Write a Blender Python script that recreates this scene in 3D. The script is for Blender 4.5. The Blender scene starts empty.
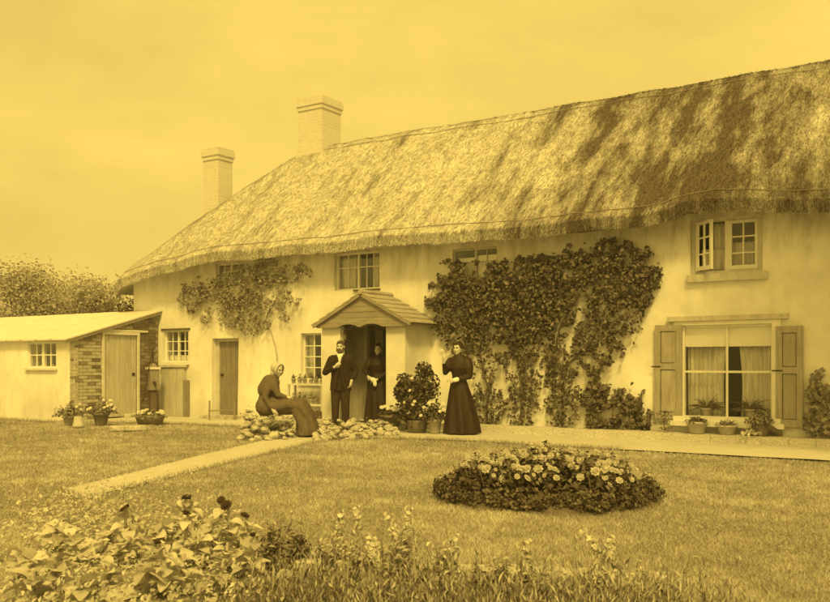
import bpy, bmesh, math, random
import numpy as np
from mathutils import Vector, Matrix, Euler
R = math.radians
rng = np.random.default_rng(7)
random.seed(7)
scene = bpy.context.scene
COL = scene.collection

# ------------------------------------------------------------------ camera
YAW = R(33.0)
FWD = Vector((-math.sin(YAW), math.cos(YAW), 0)); RGT = Vector((math.cos(YAW), math.sin(YAW), 0)); UP = Vector((0, 0, 1))
CAM = Vector((17.5*math.sin(YAW), -17.5*math.cos(YAW), 1.2))
F, CX, HY = 900.0, 415.0, 365.0
cd = bpy.data.cameras.new('camera'); cam = bpy.data.objects.new('camera', cd); COL.objects.link(cam)
cam.location = CAM; cam.rotation_euler = (R(90), 0, YAW)
cd.sensor_width = 36; cd.lens = F/830*36; cd.shift_y = 64/830; cd.clip_start = .1; cd.clip_end = 2000
scene.camera = cam
cd.dof.use_dof = True; cd.dof.focus_distance = 16.5; cd.dof.aperture_fstop = 6.3

# ------------------------------------------------------------------ sky, sun, exposure
SUN_EL, SUN_AZ = R(48), R(36)      # azimuth measured from the wall normal (-Y) towards +X
sun_vec = Vector((math.sin(SUN_AZ)*math.cos(SUN_EL), -math.cos(SUN_AZ)*math.cos(SUN_EL), math.sin(SUN_EL)))
w = bpy.data.worlds.new('World'); scene.world = w; w.use_nodes = True
nt = w.node_tree; nt.nodes.clear()
sky = nt.nodes.new('ShaderNodeTexSky'); sky.sky_type = 'NISHITA'; sky.sun_disc = False
sky.sun_elevation = SUN_EL; sky.sun_rotation = math.atan2(sun_vec.x, sun_vec.y)
sky.dust_density = 4.0; sky.air_density = 1.0
bw = nt.nodes.new('ShaderNodeRGBToBW'); tint = nt.nodes.new('ShaderNodeMix'); tint.data_type = 'RGBA'; tint.blend_type = 'MULTIPLY'
tint.inputs['Factor'].default_value = 1.0
tint.inputs[7].default_value = (1.0, .697, .143, 1)
bg = nt.nodes.new('ShaderNodeBackground'); bg.inputs['Strength'].default_value = .108
out = nt.nodes.new('ShaderNodeOutputWorld')
# a bright veil of even cloud over most of the sky: the blue sky shows through by a third
veil = nt.nodes.new('ShaderNodeMapRange'); veil.clamp = False
veil.inputs[1].default_value = 0; veil.inputs[2].default_value = 10; veil.inputs[3].default_value = 3.4; veil.inputs[4].default_value = 6.4
nt.links.new(sky.outputs[0], bw.inputs[0]); nt.links.new(bw.outputs[0], veil.inputs[0]); tcw = nt.nodes.new('ShaderNodeTexCoord'); mpw = nt.nodes.new('ShaderNodeMapping'); mpw.inputs['Scale'].default_value = (1, 1, 2.6); cl = nt.nodes.new('ShaderNodeTexNoise'); cl.inputs['Scale'].default_value = 2.3; cl.inputs['Detail'].default_value = 8; cl.inputs['Roughness'].default_value = .6
nt.links.new(tcw.outputs['Generated'], mpw.inputs[0]); nt.links.new(mpw.outputs[0], cl.inputs['Vector'])
cmr = nt.nodes.new('ShaderNodeMapRange'); cmr.inputs[1].default_value = .32; cmr.inputs[2].default_value = .68; cmr.inputs[3].default_value = .84; cmr.inputs[4].default_value = 1.1
nt.links.new(cl.outputs[0], cmr.inputs[0]); cm = nt.nodes.new('ShaderNodeMath'); cm.operation = 'MULTIPLY'; nt.links.new(veil.outputs[0], cm.inputs[0]); nt.links.new(cmr.outputs[0], cm.inputs[1]); nt.links.new(cm.outputs[0], tint.inputs[6])
nt.links.new(tint.outputs[2], bg.inputs[0]); nt.links.new(bg.outputs[0], out.inputs[0])
sl = bpy.data.lights.new('sun', 'SUN'); sl.energy = 1.5; sl.angle = R(10); sl.color = (1, .715, .168)
so = bpy.data.objects.new('sun', sl); COL.objects.link(so)
so.rotation_euler = (-sun_vec).to_track_quat('-Z', 'Y').to_euler(); so.location = (0, -20, 25)
vs = scene.view_settings
vs.view_transform = 'Standard'; vs.look = 'None'; vs.gamma = 1; vs.use_curve_mapping = False; vs.exposure = 1.17
scene.render.engine = 'CYCLES'
scene.cycles.use_denoising = True
scene.cycles.max_bounces = 6; scene.cycles.transparent_max_bounces = 12

# ------------------------------------------------------------------ points of the place from the survey of the photograph
def ray(x, y): return FWD + RGT*((x-CX)/F) + UP*((HY-y)/F)
def onY(x, y, Y=0.0):
    d = ray(x, y); return CAM + d*((Y-CAM.y)/d.y)
def onX(x, y, X):
    d = ray(x, y); return CAM + d*((X-CAM.x)/d.x)
def onZ(x, y, z=0.0):
    d = ray(x, y); return CAM + d*((z-CAM.z)/d.z)
def dep(x, D, y=365):
    return CAM + ray(x, y)*D
def wx(x, Y=0.0): return onY(x, 365, Y).x
def wz(x, y, Y=0.0): return onY(x, y, Y).z

# ------------------------------------------------------------------ materials
def tone(v, warm=1.0):
    k = min(1.0, .35+.65*warm)
    g = float(np.interp(v, [.015, .05, .12, .25, .6], [.5, .62, .8, .9, .96])); b = float(np.interp(v, [.015, .05, .12, .25, .6], [.35, .45, .65, .82, .88]))
    return (v, v*(1-k*(1-g)), v*(1-k*(1-b)), 1)
class NT:
    def __init__(s, name):
        s.m = bpy.data.materials.new(name); s.m.use_nodes = True; s.t = s.m.node_tree; s.n = s.t.nodes
        s.b = s.n['Principled BSDF']; s.out = s.n['Material Output']
    def new(s, t, **kw):
        n = s.n.new(t)
        for k, v in kw.items(): setattr(n, k, v)
        return n
    def link(s, a, b): s.t.links.new(a, b)
    def coords(s, scale=(1, 1, 1), rot=(0, 0, 0), kind='Object'):
        tc = s.new('ShaderNodeTexCoord'); mp = s.new('ShaderNodeMapping')
        mp.inputs['Scale'].default_value = scale; mp.inputs['Rotation'].default_value = rot
        s.link(tc.outputs[kind], mp.inputs[0]); return mp.outputs[0]
    def geo(s, scale=(1, 1, 1), rot=(0, 0, 0)):
        g = s.new('ShaderNodeNewGeometry'); mp = s.new('ShaderNodeMapping')
        mp.inputs['Scale'].default_value = scale; mp.inputs['Rotation'].default_value = rot
        s.link(g.outputs['Position'], mp.inputs[0]); return mp.outputs[0]
    def noise(s, vec, scale, detail=4, rough=.55):
        n = s.new('ShaderNodeTexNoise'); n.inputs['Scale'].default_value = scale
        n.inputs['Detail'].default_value = detail; n.inputs['Roughness'].default_value = rough
        s.link(vec, n.inputs['Vector']); return n.outputs[0]
    def ramp(s, fac, stops):
        r = s.new('ShaderNodeValToRGB'); e = r.color_ramp.elements
        while len(e) > 1: e.remove(e[-1])
        e[0].position, e[0].color = stops[0]
        for p, c in stops[1:]:
            x = e.new(p); x.color = c
        s.link(fac, r.inputs[0]); return r.outputs[0]
    def mix(s, fac, a, b, mode='MIX'):
        n = s.new('ShaderNodeMix', data_type='RGBA', blend_type=mode)
        if hasattr(fac, 'type'): s.link(fac, n.inputs[0])
        else: n.inputs[0].default_value = fac
        for v, i in ((a, 6), (b, 7)):
            if hasattr(v, 'type'): s.link(v, n.inputs[i])
            else: n.inputs[i].default_value = v
        return n.outputs[2]
    def math(s, op, a, b=0.0, clamp=False):
        n = s.new('ShaderNodeMath', operation=op, use_clamp=clamp)
        for i, v in enumerate((a, b)):
            if hasattr(v, 'type'): s.link(v, n.inputs[i])
            else: n.inputs[i].default_value = v
        return n.outputs[0]
    def bump(s, h, strength=.3, dist=.02):
        n = s.new('ShaderNodeBump'); n.inputs['Strength'].default_value = strength; n.inputs['Distance'].default_value = dist
        s.link(h, n.inputs['Height']); s.link(n.outputs[0], s.b.inputs['Normal'])
    def color(s, c):
        if hasattr(c, 'type'): s.link(c, s.b.inputs['Base Color'])
        else: s.b.inputs['Base Color'].default_value = c
    def rough(s, r, spec=.3):
        s.b.inputs['Roughness'].default_value = r; s.b.inputs['Specular IOR Level'].default_value = spec
def rgba(v): return (v, v, v, 1)
def plain(name, v, var=.25, scale=6, rough=.75, stretch=(1, 1, 1), bump=.25, dist=.01, fine=40, warm=1.0, spec=.25):
    n = NT(name); g = n.geo(stretch)
    a = n.noise(g, scale, 5, .6); b = n.noise(g, fine, 3, .6)
    c = n.ramp(a, [(.3, tone(v*(1-var), warm)), (.7, tone(min(.9, v*(1+var)), warm))])
    c = n.mix(.35, c, n.ramp(b, [(.3, tone(v*(1-var*1.2), warm)), (.7, tone(min(.9, v*(1+var)), warm))]))
    n.color(c); n.rough(rough, spec); n.bump(b, bump, dist); return n.m
def wood(name, v, var=.3, axis='z', warm=1.0):
    st = {'z': (14, 14, 1.2), 'x': (1.2, 14, 14), 'y': (14, 1.2, 14)}[axis]
    n = NT(name); g = n.geo(st); a = n.noise(g, 2.2, 6, .65); big = n.noise(n.geo((1, 1, 1)), 3.0, 4)
    oi = n.new('ShaderNodeObjectInfo')
    c = n.ramp(a, [(.3, tone(v*(1-var), warm)), (.5, tone(v, warm)), (.72, tone(min(.85, v*(1+var)), warm))])
    c = n.mix(n.ramp(big, [(.45, rgba(0)), (.75, rgba(.55))]), c, tone(v*.6, warm))
    c = n.mix(n.math('MULTIPLY', oi.outputs['Random'], .5), c, tone(v*.72, warm))
    n.color(c); n.rough(.75, .25); n.bump(a, .35, .006); return n.m
def leafmat(name, lo, hi, rough=.5, trans=.15):
    n = NT(name); at = n.new('ShaderNodeAttribute', attribute_name='rnd')
    oi = n.new('ShaderNodeObjectInfo')
    f = n.math('ADD', n.math('MULTIPLY', at.outputs['Fac'], .8), n.math('MULTIPLY', oi.outputs['Random'], .2))
    c = n.ramp(f, [(0, tone(lo)), (.6, tone((lo+hi)/2)), (1, tone(hi))])
    n.color(c); n.rough(rough, .35)
    tr = n.new('ShaderNodeBsdfTranslucent'); n.link(c, tr.inputs[0])
    mx = n.new('ShaderNodeMixShader'); mx.inputs[0].default_value = trans
    n.link(n.b.outputs[0], mx.inputs[1]); n.link(tr.outputs[0], mx.inputs[2]); n.link(mx.outputs[0], n.out.inputs[0])
    return n.m
M = {}
def build_mats():
    # limewashed cob wall
    n = NT('limewash'); g = n.geo()
    big = n.noise(g, .7, 5, .6); mid = n.noise(g, 3.2, 5, .6); fine = n.noise(g, 26, 4, .6)
    streak = n.noise(n.geo((2.6, 2.6, .9)), 1.5, 7, .7)
    c = n.ramp(big, [(.3, tone(.56, .45)), (.5, tone(.72, .35)), (.65, tone(.84, .25))])
    c = n.mix(n.ramp(streak, [(.52, rgba(0)), (.75, rgba(.4))]), c, tone(.42, .7))
    c = n.mix(n.ramp(mid, [(.58, rgba(0)), (.8, rgba(.3))]), c, tone(.45, .7))
    sep = n.new('ShaderNodeSeparateXYZ'); n.link(n.geo(), sep.inputs[0])
    # rising damp at the foot of the wall and dirt with eave shade painted in high up, broken up by noise
    foot = n.math('SUBTRACT', 1.0, n.math('MULTIPLY', sep.outputs[2], 2.2), True)
    c = n.mix(n.math('MULTIPLY', foot, n.math('MULTIPLY', mid, .55)), c, tone(.36, .8))
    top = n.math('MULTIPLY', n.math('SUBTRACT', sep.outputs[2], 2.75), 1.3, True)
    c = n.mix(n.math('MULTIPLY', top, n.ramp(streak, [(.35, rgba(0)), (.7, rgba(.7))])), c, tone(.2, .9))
    n.color(c); n.rough(.9, .1)
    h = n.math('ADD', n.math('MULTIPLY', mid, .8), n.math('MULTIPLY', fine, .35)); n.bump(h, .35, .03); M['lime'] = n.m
    # thatch: weathered straw with darker streaks, densest right of the middle
    n = NT('thatch'); g = n.geo()
    st = n.noise(n.geo((30, 4, 4)), 1.2, 5, .7)
    lump = n.noise(n.geo((6, 5, 5)), 1.0, 4, .6)
    dark_run = n.noise(n.geo((1.9, .5, .5), (0, 0, R(14))), 1.0, 7, .72)
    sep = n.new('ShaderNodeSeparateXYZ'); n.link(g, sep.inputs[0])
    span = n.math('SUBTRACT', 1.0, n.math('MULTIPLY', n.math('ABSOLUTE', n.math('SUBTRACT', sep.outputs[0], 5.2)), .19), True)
    dark_run2 = n.math('ADD', dark_run, n.math('MULTIPLY', span, .25))
    at = n.new('ShaderNodeAttribute', attribute_name='rnd')
    base = n.ramp(st, [(.3, tone(.48)), (.52, tone(.62, .7)), (.75, tone(.74, .6))])
    base = n.mix(n.ramp(lump, [(.34, rgba(.4)), (.54, rgba(0))]), base, tone(.34))
    c = n.mix(n.ramp(dark_run2, [(.50, rgba(0)), (.63, rgba(.45)), (.76, rgba(.92))]), base, tone(.075))
    c = n.mix(.8, c, n.mix(1.0, c, n.ramp(at.outputs['Fac'], [(0, rgba(.22)), (.5, rgba(1)), (1, (1.7, 1.7, 1.7, 1))]), 'MULTIPLY'))
    n.color(c); n.rough(.9, .12)
    n.bump(n.math('ADD', st, n.math('MULTIPLY', lump, .8)), .6, .02); M['thatch'] = n.m
    # lawn soil and grass
    n = NT('lawn_ground'); g = n.geo(); a = n.noise(g, 1.3, 6, .65); b = n.noise(g, 22, 5, .7)
    c = n.mix(.5, n.ramp(a, [(.3, tone(.3)), (.7, tone(.5))]), n.ramp(b, [(.3, tone(.22)), (.7, tone(.55))]))
    n.color(c); n.rough(.95, .05); n.bump(b, .7, .04); M['ground'] = n.m
    n = NT('gravel_path'); g = n.geo(); a = n.noise(g, 2.2, 5, .6)
    v = n.new('ShaderNodeTexVoronoi'); v.inputs['Scale'].default_value = 38; n.link(g, v.inputs['Vector'])
    c = n.mix(.6, n.ramp(a, [(.3, tone(.46, .8)), (.7, tone(.64, .6))]), n.ramp(n.noise(g, 40, 4, .7), [(.3, tone(.34)), (.7, tone(.7, .6))]))
    n.color(c); n.rough(.95, .1); n.bump(v.outputs['Distance'], .6, .02); M['gravel'] = n.m
    M['soil'] = plain('soil', .14, .4, 8, .95, bump=.8, dist=.05, fine=30)
    M['paint'] = plain('white_paint', .72, .1, 5, .5, warm=.4, bump=.1, fine=60)
    M['oldpaint'] = plain('weathered_cream_paint', .5, .25, 6, .65, stretch=(2, 2, .6), warm=.6)
    M['bar'] = plain('pale_board', .62, .15, 7, .6, warm=.5)
    M['lining'] = wood('lining_board', .42); M['oak'] = wood('weathered_board', .27); M['oakx'] = wood('weathered_gable_board', .3, axis='x')
    M['shutter'] = wood('shutter_board', .36); M['darkwood'] = wood('dark_board', .12)
    M['door'] = wood('grey_door_board', .24); M['paledoor'] = wood('bleached_board', .5, .2, warm=.7)
    M['slate'] = plain('stone_slate', .36, .3, 5, .8, fine=24)
    M['tin'] = plain('pale_roof_sheet', .66, .12, 2.5, .6, warm=.5, bump=.1)
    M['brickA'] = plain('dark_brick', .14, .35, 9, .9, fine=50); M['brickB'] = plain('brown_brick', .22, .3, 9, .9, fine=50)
    M['brickC'] = plain('pale_washed_brick', .42, .25, 9, .9, fine=50, warm=.8); M['mortar'] = plain('mortar', .34, .25, 12, .95)
    n = NT('chimney_brick'); br = n.new('ShaderNodeTexBrick'); n.link(n.coords((1, 1, 1), (R(90), 0, 0)), br.inputs[0])
    br.inputs['Color1'].default_value = tone(.6, .6); br.inputs['Color2'].default_value = tone(.54, .6); br.inputs['Mortar'].default_value = tone(.64, .5)
    br.inputs['Scale'].default_value = 1.0; br.inputs['Brick Width'].default_value = .22; br.inputs['Row Height'].default_value = .075; br.inputs['Mortar Size'].default_value = .01
    n.color(n.mix(.3, br.outputs[0], n.ramp(n.noise(n.geo(), 6), [(.3, tone(.46)), (.7, tone(.64))]))); n.rough(.9, .1); M['chim'] = n.m
    M['stone'] = plain('rockery_stone', .44, .5, 7, .9, bump=.5, dist=.02, fine=22, warm=.7)
    M['terra'] = plain('terracotta', .34, .2, 6, .85, warm=.9); M['palepot'] = plain('pale_pot', .44, .2, 6, .8, warm=.7); M['darkpot'] = plain('dark_pot', .18, .3, 6, .85)
    M['leaf'] = leafmat('vine_leaf', .014, .25); M['leafp'] = leafmat('pale_climber_leaf', .14, .36)
    M['leafm'] = leafmat('garden_leaf', .11, .38); M['leafb'] = leafmat('broad_leaf', .32, .7, .55, .25); M['leafd'] = leafmat('bedding_leaf', .016, .2)
    M['leaft'] = leafmat('tree_leaf', .3, .55, .6, .35); M['leafs'] = leafmat('shrub_leaf', .04, .15); M['grass'] = leafmat('grass_blade', .24, .66, .7, .3)
    M['petal'] = leafmat('pale_petal', .55, .8, .6, .2); M['petalb'] = leafmat('begonia_petal', .3, .62, .6, .2); M['darkflower'] = plain('dark_flower_head', .045, .4, 20, .8)
    M['bark'] = plain('bark', .12, .35, 8, .95, stretch=(4, 4, 1)); M['stem'] = plain('plant_stem', .2, .25, 8, .8); M['palestem'] = plain('pale_stem', .38, .2, 8, .8)
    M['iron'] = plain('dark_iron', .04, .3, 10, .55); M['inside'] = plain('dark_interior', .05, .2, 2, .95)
    n = NT('lace_curtain'); g = n.geo(); wv = n.noise(n.geo((16, 1, 1.2)), 1.5, 4); c = n.ramp(wv, [(.3, tone(.45, .6)), (.7, tone(.75, .4))])
    n.color(c); n.rough(.95, .05); M['lace'] = n.m
    M['blind'] = plain('roller_blind', .86, .05, 3, .9, warm=.2); M['darkcurt'] = plain('dark_curtain', .12, .3, 8, .95)
    n = NT('window_glass'); n.n.remove(n.b); tr = n.new('ShaderNodeBsdfTransparent'); gl = n.new('ShaderNodeBsdfGlossy'); gl.inputs['Roughness'].default_value = .06
    lw = n.new('ShaderNodeLayerWeight'); lw.inputs[0].default_value = .5; fr = n.new('ShaderNodeMath', operation='MULTIPLY_ADD'); fr.inputs[1].default_value = .22; fr.inputs[2].default_value = .02; n.link(lw.outputs['Facing'], fr.inputs[0]); mx = n.new('ShaderNodeMixShader')
    bp = n.new('ShaderNodeBump'); bp.inputs['Strength'].default_value = .12; bp.inputs['Distance'].default_value = .02; n.link(n.noise(n.geo(), 5, 2), bp.inputs['Height'])
    n.link(bp.outputs[0], gl.inputs['Normal']); tr.inputs[0].default_value = (.975, .975, .97, 1)
    n.link(fr.outputs[0], mx.inputs[0]); n.link(tr.outputs[0], mx.inputs[1]); n.link(gl.outputs[0], mx.inputs[2]); n.link(mx.outputs[0], n.out.inputs[0]); M['glass'] = n.m
    M['black'] = plain('black_cloth', .026, .3, 9, .6, bump=.3, dist=.01, fine=30); M['suit'] = plain('dark_suit_cloth', .028, .3, 9, .85, fine=30)
    M['brown'] = plain('brown_dress_cloth', .12, .25, 9, .85, fine=30); M['trouser'] = plain('trouser_cloth', .045, .3, 9, .85)
    M['skin'] = plain('skin', .5, .08, 12, .55, bump=.03, warm=.5); M['hair'] = plain('dark_hair', .035, .3, 30, .6, stretch=(1, 1, .3)); M['palehair'] = plain('fair_hair', .2, .2, 30, .7)
    M['beard'] = plain('brown_beard', .10, .3, 40, .8); M['linen'] = plain('white_linen', .75, .06, 12, .8, warm=.3); M['linen2'] = plain('cream_bonnet_cloth', .5, .12, 10, .85, warm=.6); M['eyed'] = plain('eye_dark', .02, .1, 5, .3); M['lip'] = plain('lip', .22, .1, 10, .6)
build_mats()

# ------------------------------------------------------------------ mesh helpers
def mesh_obj(name, verts, faces, mat, parent=None, rnd=None, smooth=False, loc=None, kind=None):
    me = bpy.data.meshes.new(name); me.from_pydata([tuple(v) for v in verts], [], [tuple(f) for f in faces]); me.update()
    return link_mesh(name, me, mat, parent, rnd, smooth, loc, kind)
def link_mesh(name, me, mat, parent=None, rnd=None, smooth=False, loc=None, kind=None):
    if mat and not me.materials: me.materials.append(mat)
    if rnd is not None:
        a = me.attributes.new('rnd', 'FLOAT', 'FACE'); a.data.foreach_set('value', np.asarray(rnd, dtype=np.float32))
    if smooth: me.polygons.foreach_set('use_smooth', [True]*len(me.polygons))
    o = bpy.data.objects.new(name, me); COL.objects.link(o)
    if parent: o.parent = parent
    if loc is not None: o.location = loc
    if kind: o['kind'] = kind
    return o
def fast_mesh(name, V, Fq, k):
    """V (n,3), Fq (m,k) arrays"""
    me = bpy.data.meshes.new(name); V = np.asarray(V, np.float32); Fq = np.asarray(Fq, np.int32); m = len(Fq)
    me.vertices.add(len(V)); me.vertices.foreach_set('co', V.ravel())
    me.loops.add(m*k); me.loops.foreach_set('vertex_index', Fq.ravel())
    me.polygons.add(m); me.polygons.foreach_set('loop_start', np.arange(0, m*k, k, dtype=np.int32))
    me.update(calc_edges=True); return me
def thing(name, label, cat, loc=(0, 0, 0), rz=0.0, group=None):
    o = bpy.data.objects.new(name, None); COL.objects.link(o); o.location = loc; o.rotation_euler = (0, 0, rz); o.empty_display_size = .1
    return tag(o, label, cat, group)
def tag(o, label, cat, group=None):
    o['label'] = label; o['category'] = cat
    if group: o['group'] = group
    return o
class MB:
    def __init__(s): s.v = []; s.f = []
    def add(s, v, f):
        b = len(s.v); s.v += [tuple(p) for p in v]; s.f += [tuple(i+b for i in q) for q in f]; return s
    def box(s, a, b):
        x0, y0, z0 = (min(a[i], b[i]) for i in range(3)); x1, y1, z1 = (max(a[i], b[i]) for i in range(3))
        return s.add([(x0, y0, z0), (x1, y0, z0), (x1, y1, z0), (x0, y1, z0), (x0, y0, z1), (x1, y0, z1), (x1, y1, z1), (x0, y1, z1)],
                     [(0, 3, 2, 1), (4, 5, 6, 7), (0, 1, 5, 4), (1, 2, 6, 5), (2, 3, 7, 6), (3, 0, 4, 7)])
    def tube(s, pts, radii, n=6):
        pts = [Vector(p) for p in pts]
        if not hasattr(radii, '__len__'): radii = [radii]*len(pts)
        V = []; Fc = []
        for i, p in enumerate(pts):
            t = (pts[min(i+1, len(pts)-1)]-pts[max(i-1, 0)]).normalized()
            a = t.cross(Vector((0, 0, 1)) if abs(t.z) < .9 else Vector((1, 0, 0))).normalized(); b = t.cross(a)
            for k in range(n):
                an = 2*math.pi*k/n; V.append(p+(a*math.cos(an)+b*math.sin(an))*radii[i])
        for i in range(len(pts)-1):
            for k in range(n):
                Fc.append((i*n+k, i*n+(k+1) % n, (i+1)*n+(k+1) % n, (i+1)*n+k))
        Fc.append(tuple(reversed(range(n)))); Fc.append(tuple(range((len(pts)-1)*n, len(pts)*n)))
        return s.add(V, Fc)
    def lathe(s, prof, n=16, c=(0, 0, 0)):
        V = []; Fc = []
        for r, z in prof:
            for k in range(n): V.append((c[0]+r*math.cos(2*math.pi*k/n), c[1]+r*math.sin(2*math.pi*k/n), c[2]+z))
        for i in range(len(prof)-1):
            for k in range(n): Fc.append((i*n+k, i*n+(k+1) % n, (i+1)*n+(k+1) % n, (i+1)*n+k))
        Fc.append(tuple(reversed(range(n)))); Fc.append(tuple(range((len(prof)-1)*n, len(prof)*n)))
        return s.add(V, Fc)
    def loft(s, rings, n=28):
        """rings: (centre, rx, ry, pleat amplitude, pleat count)"""
        V = []; Fc = []
        for c, rx, ry, *pl in rings:
            amp, cnt = (pl+[0, 0])[:2]
            for k in range(n):
                a = 2*math.pi*k/n; q = 1+amp*math.sin(cnt*a+c[2]*2.0)
                V.append((c[0]+rx*q*math.cos(a), c[1]+ry*q*math.sin(a), c[2]))
        for i in range(len(rings)-1):
            for k in range(n): Fc.append((i*n+k, i*n+(k+1) % n, (i+1)*n+(k+1) % n, (i+1)*n+k))
        Fc.append(tuple(reversed(range(n)))); Fc.append(tuple(range((len(rings)-1)*n, len(rings)*n)))
        return s.add(V, Fc)
    def ell(s, c, r, rot=None, n=14, m=10):
        V = []; Fc = []
        rm = Euler(rot).to_matrix() if rot else Matrix.Identity(3)
        for i in range(1, m):
            th = math.pi*i/m
            for k in range(n):
                a = 2*math.pi*k/n; V.append(Vector(c)+rm @ Vector((r[0]*math.sin(th)*math.cos(a), r[1]*math.sin(th)*math.sin(a), r[2]*math.cos(th))))
        t = len(V); V += [Vector(c)+rm @ Vector((0, 0, r[2])), Vector(c)+rm @ Vector((0, 0, -r[2]))]
        for i in range(m-2):
            for k in range(n): Fc.append((i*n+k, (i+1)*n+k, (i+1)*n+(k+1) % n, i*n+(k+1) % n))
        for k in range(n):
            Fc.append((t, k, (k+1) % n)); Fc.append((t+1, (m-2)*n+(k+1) % n, (m-2)*n+k))
        return s.add(V, Fc)
    def chain(s, pts, radii, n=12):
        pts = [Vector(p) for p in pts]
        for p, r in zip(pts, radii): s.ell(p, (r, r, r), None, 10, 8)
        for i in range(len(pts)-1): s.tube([pts[i], pts[i+1]], [radii[i], radii[i+1]], n)
        return s
    def build(s, name, mat, parent=None, smooth=False, loc=None, kind=None):
        return mesh_obj(name, s.v, s.f, mat, parent, None, smooth, loc, kind)
    def fused(s, name, mat, parent=None, voxel=.009, smooth=4, loc=None):
        """one continuous skin grown round the shapes"""
        me = bpy.data.meshes.new(name); me.from_pydata(s.v, [], s.f); me.update()
        t = bpy.data.objects.new(name+'_form', me); COL.objects.link(t)
        md = t.modifiers.new('r', 'REMESH'); md.mode = 'VOXEL'; md.voxel_size = voxel
        sm = t.modifiers.new('s', 'SMOOTH'); sm.iterations = smooth; sm.factor = .5
        dg = bpy.context.evaluated_depsgraph_get()
        m2 = bpy.data.meshes.new_from_object(t.evaluated_get(dg)); m2.name = name
        bpy.data.objects.remove(t)
        bpy.data.meshes.remove(me)
        m2.materials.clear()
        return link_mesh(name, m2, mat, parent, None, True, loc)
UNIT = {}
def unit_box(mat):
    k = mat.name
    if k not in UNIT:
        b = MB().box((-.5, -.5, -.5), (.5, .5, .5)); me = bpy.data.meshes.new('board'); me.from_pydata(b.v, [], b.f); me.materials.append(mat)
        bm = bmesh.new(); bm.from_mesh(me); bmesh.ops.bevel(bm, geom=bm.edges[:], offset=.03, segments=1, affect='EDGES'); bm.to_mesh(me); bm.free()
        UNIT[k] = me
    return UNIT[k]
def piece(name, mat, parent, a, b, rot=None):
    """one board, bar, brick or slab between two corners (shared mesh)"""
    o = bpy.data.objects.new(name, unit_box(mat)); COL.objects.link(o); o.parent = parent
    o.location = [(a[i]+b[i])/2 for i in range(3)]; o.scale = [max(abs(a[i]-b[i]), .002) for i in range(3)]
    if rot: o.rotation_euler = rot
    return o
def copy_tree(o, parent=None):
    c = o.copy(); COL.objects.link(c)
    if parent: c.parent = parent
    for ch in list(o.children): copy_tree(ch, c)
    return c
def vnoise(p, f, seed=0.0):
    from mathutils import noise as nz
    return nz.noise(Vector((p[0]*f+seed, p[1]*f+seed*1.7, p[2]*f)))

# leaves as small folded faces, vectorised
def leaf_arrays(P, N, size, r, aspect=.62, droop=.25):
    n = len(P); N = N+r.normal(0, .45, (n, 3)); N /= np.linalg.norm(N, axis=1)[:, None]+1e-9
    T = r.normal(0, 1, (n, 3)); T[:, 2] -= droop*2
    T -= (T*N).sum(1)[:, None]*N; T /= np.linalg.norm(T, axis=1)[:, None]+1e-9
    B = np.cross(N, T); s = np.asarray(size)[:, None]
    fold = N*s*.14
    v0 = P-T*s*.5; v1 = P-T*s*.05+B*s*aspect*.5+fold; v2 = P+T*s*.5; v3 = P-T*s*.05-B*s*aspect*.5+fold
    V = np.stack([v0, v1, v2, v3], 1).reshape(-1, 3); i = np.arange(n)*4
    Fq = np.concatenate([np.stack([i, i+1, i+2], 1), np.stack([i, i+2, i+3], 1)], 0)
    q = r.random(n); return V, Fq, np.concatenate([q, q])
def leaves(name, P, N, size, mat, parent=None, r=rng, aspect=.62, droop=.25, kind='stuff', loc=None):
    V, Fq, q = leaf_arrays(np.asarray(P, float), np.asarray(N, float), np.asarray(size, float), r, aspect, droop)
    me = fast_mesh(name, V, Fq, 3); return link_mesh(name, me, mat, parent, q, False, loc, kind)

# ================================================================== THE SETTING
gnd = MB().add([(-300, -60, -.03), (300, -60, -.03), (300, 500, -.03), (-300, 500, -.03)], [(0, 1, 2, 3)]).build('ground', M['ground']); gnd['kind'] = 'structure'

# gravel walk in front of the cottage: from the wall to the lawn edge
def ground_poly(name, pix, z, mat, extra=None, jitter=0.0):
    pts = [onZ(x, y, z) for x, y in pix]; out_ = []
    for i, p in enumerate(pts):
        q = pts[(i+1) % len(pts)]; m = max(1, int((q-p).length/.12)) if jitter else 1
        for k in range(m):
            c = p.lerp(q, k/m); out_.append((c.x+random.uniform(-1, 1)*jitter, c.y+random.uniform(-1, 1)*jitter, z))
    o = mesh_obj(name, out_, [tuple(range(len(out_)))], mat); o['kind'] = 'structure'; return o
walk = [(-14, .2), (-14, -2.9), (-7.6, -2.9), (-5.3, -1.9), (-3.2, -1.75), (-1.5, -2.6), (.3, -2.75), (2.0, -2.2), (5.0, -2.3), (12, -2.3), (12, .2)]
def rough_poly(name, pts, z, mat, jit=.02, step=.15):
    out_ = []
    for i, p in enumerate(pts):
        q = pts[(i+1) % len(pts)]; L = math.hypot(q[0]-p[0], q[1]-p[1]); m = max(1, int(L/step))
        for k in range(m):
            t = k/m; out_.append((p[0]+(q[0]-p[0])*t+random.uniform(-jit, jit), p[1]+(q[1]-p[1])*t+random.uniform(-jit, jit), z))
    o = mesh_obj(name, out_, [tuple(range(len(out_)))], mat); o['kind'] = 'structure'; return o
rough_poly('front_walk', walk, -.004, M['gravel'])
pp = [onZ(x, y, -.012) for x, y in [(60, 489), (95, 481), (200, 455), (300, 431), (335, 424), (352, 428), (322, 440), (215, 466), (115, 490), (85, 500)]]
rough_poly('garden_path', [(p.x, p.y) for p in pp], -.012, M['gravel'], .025)
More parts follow.
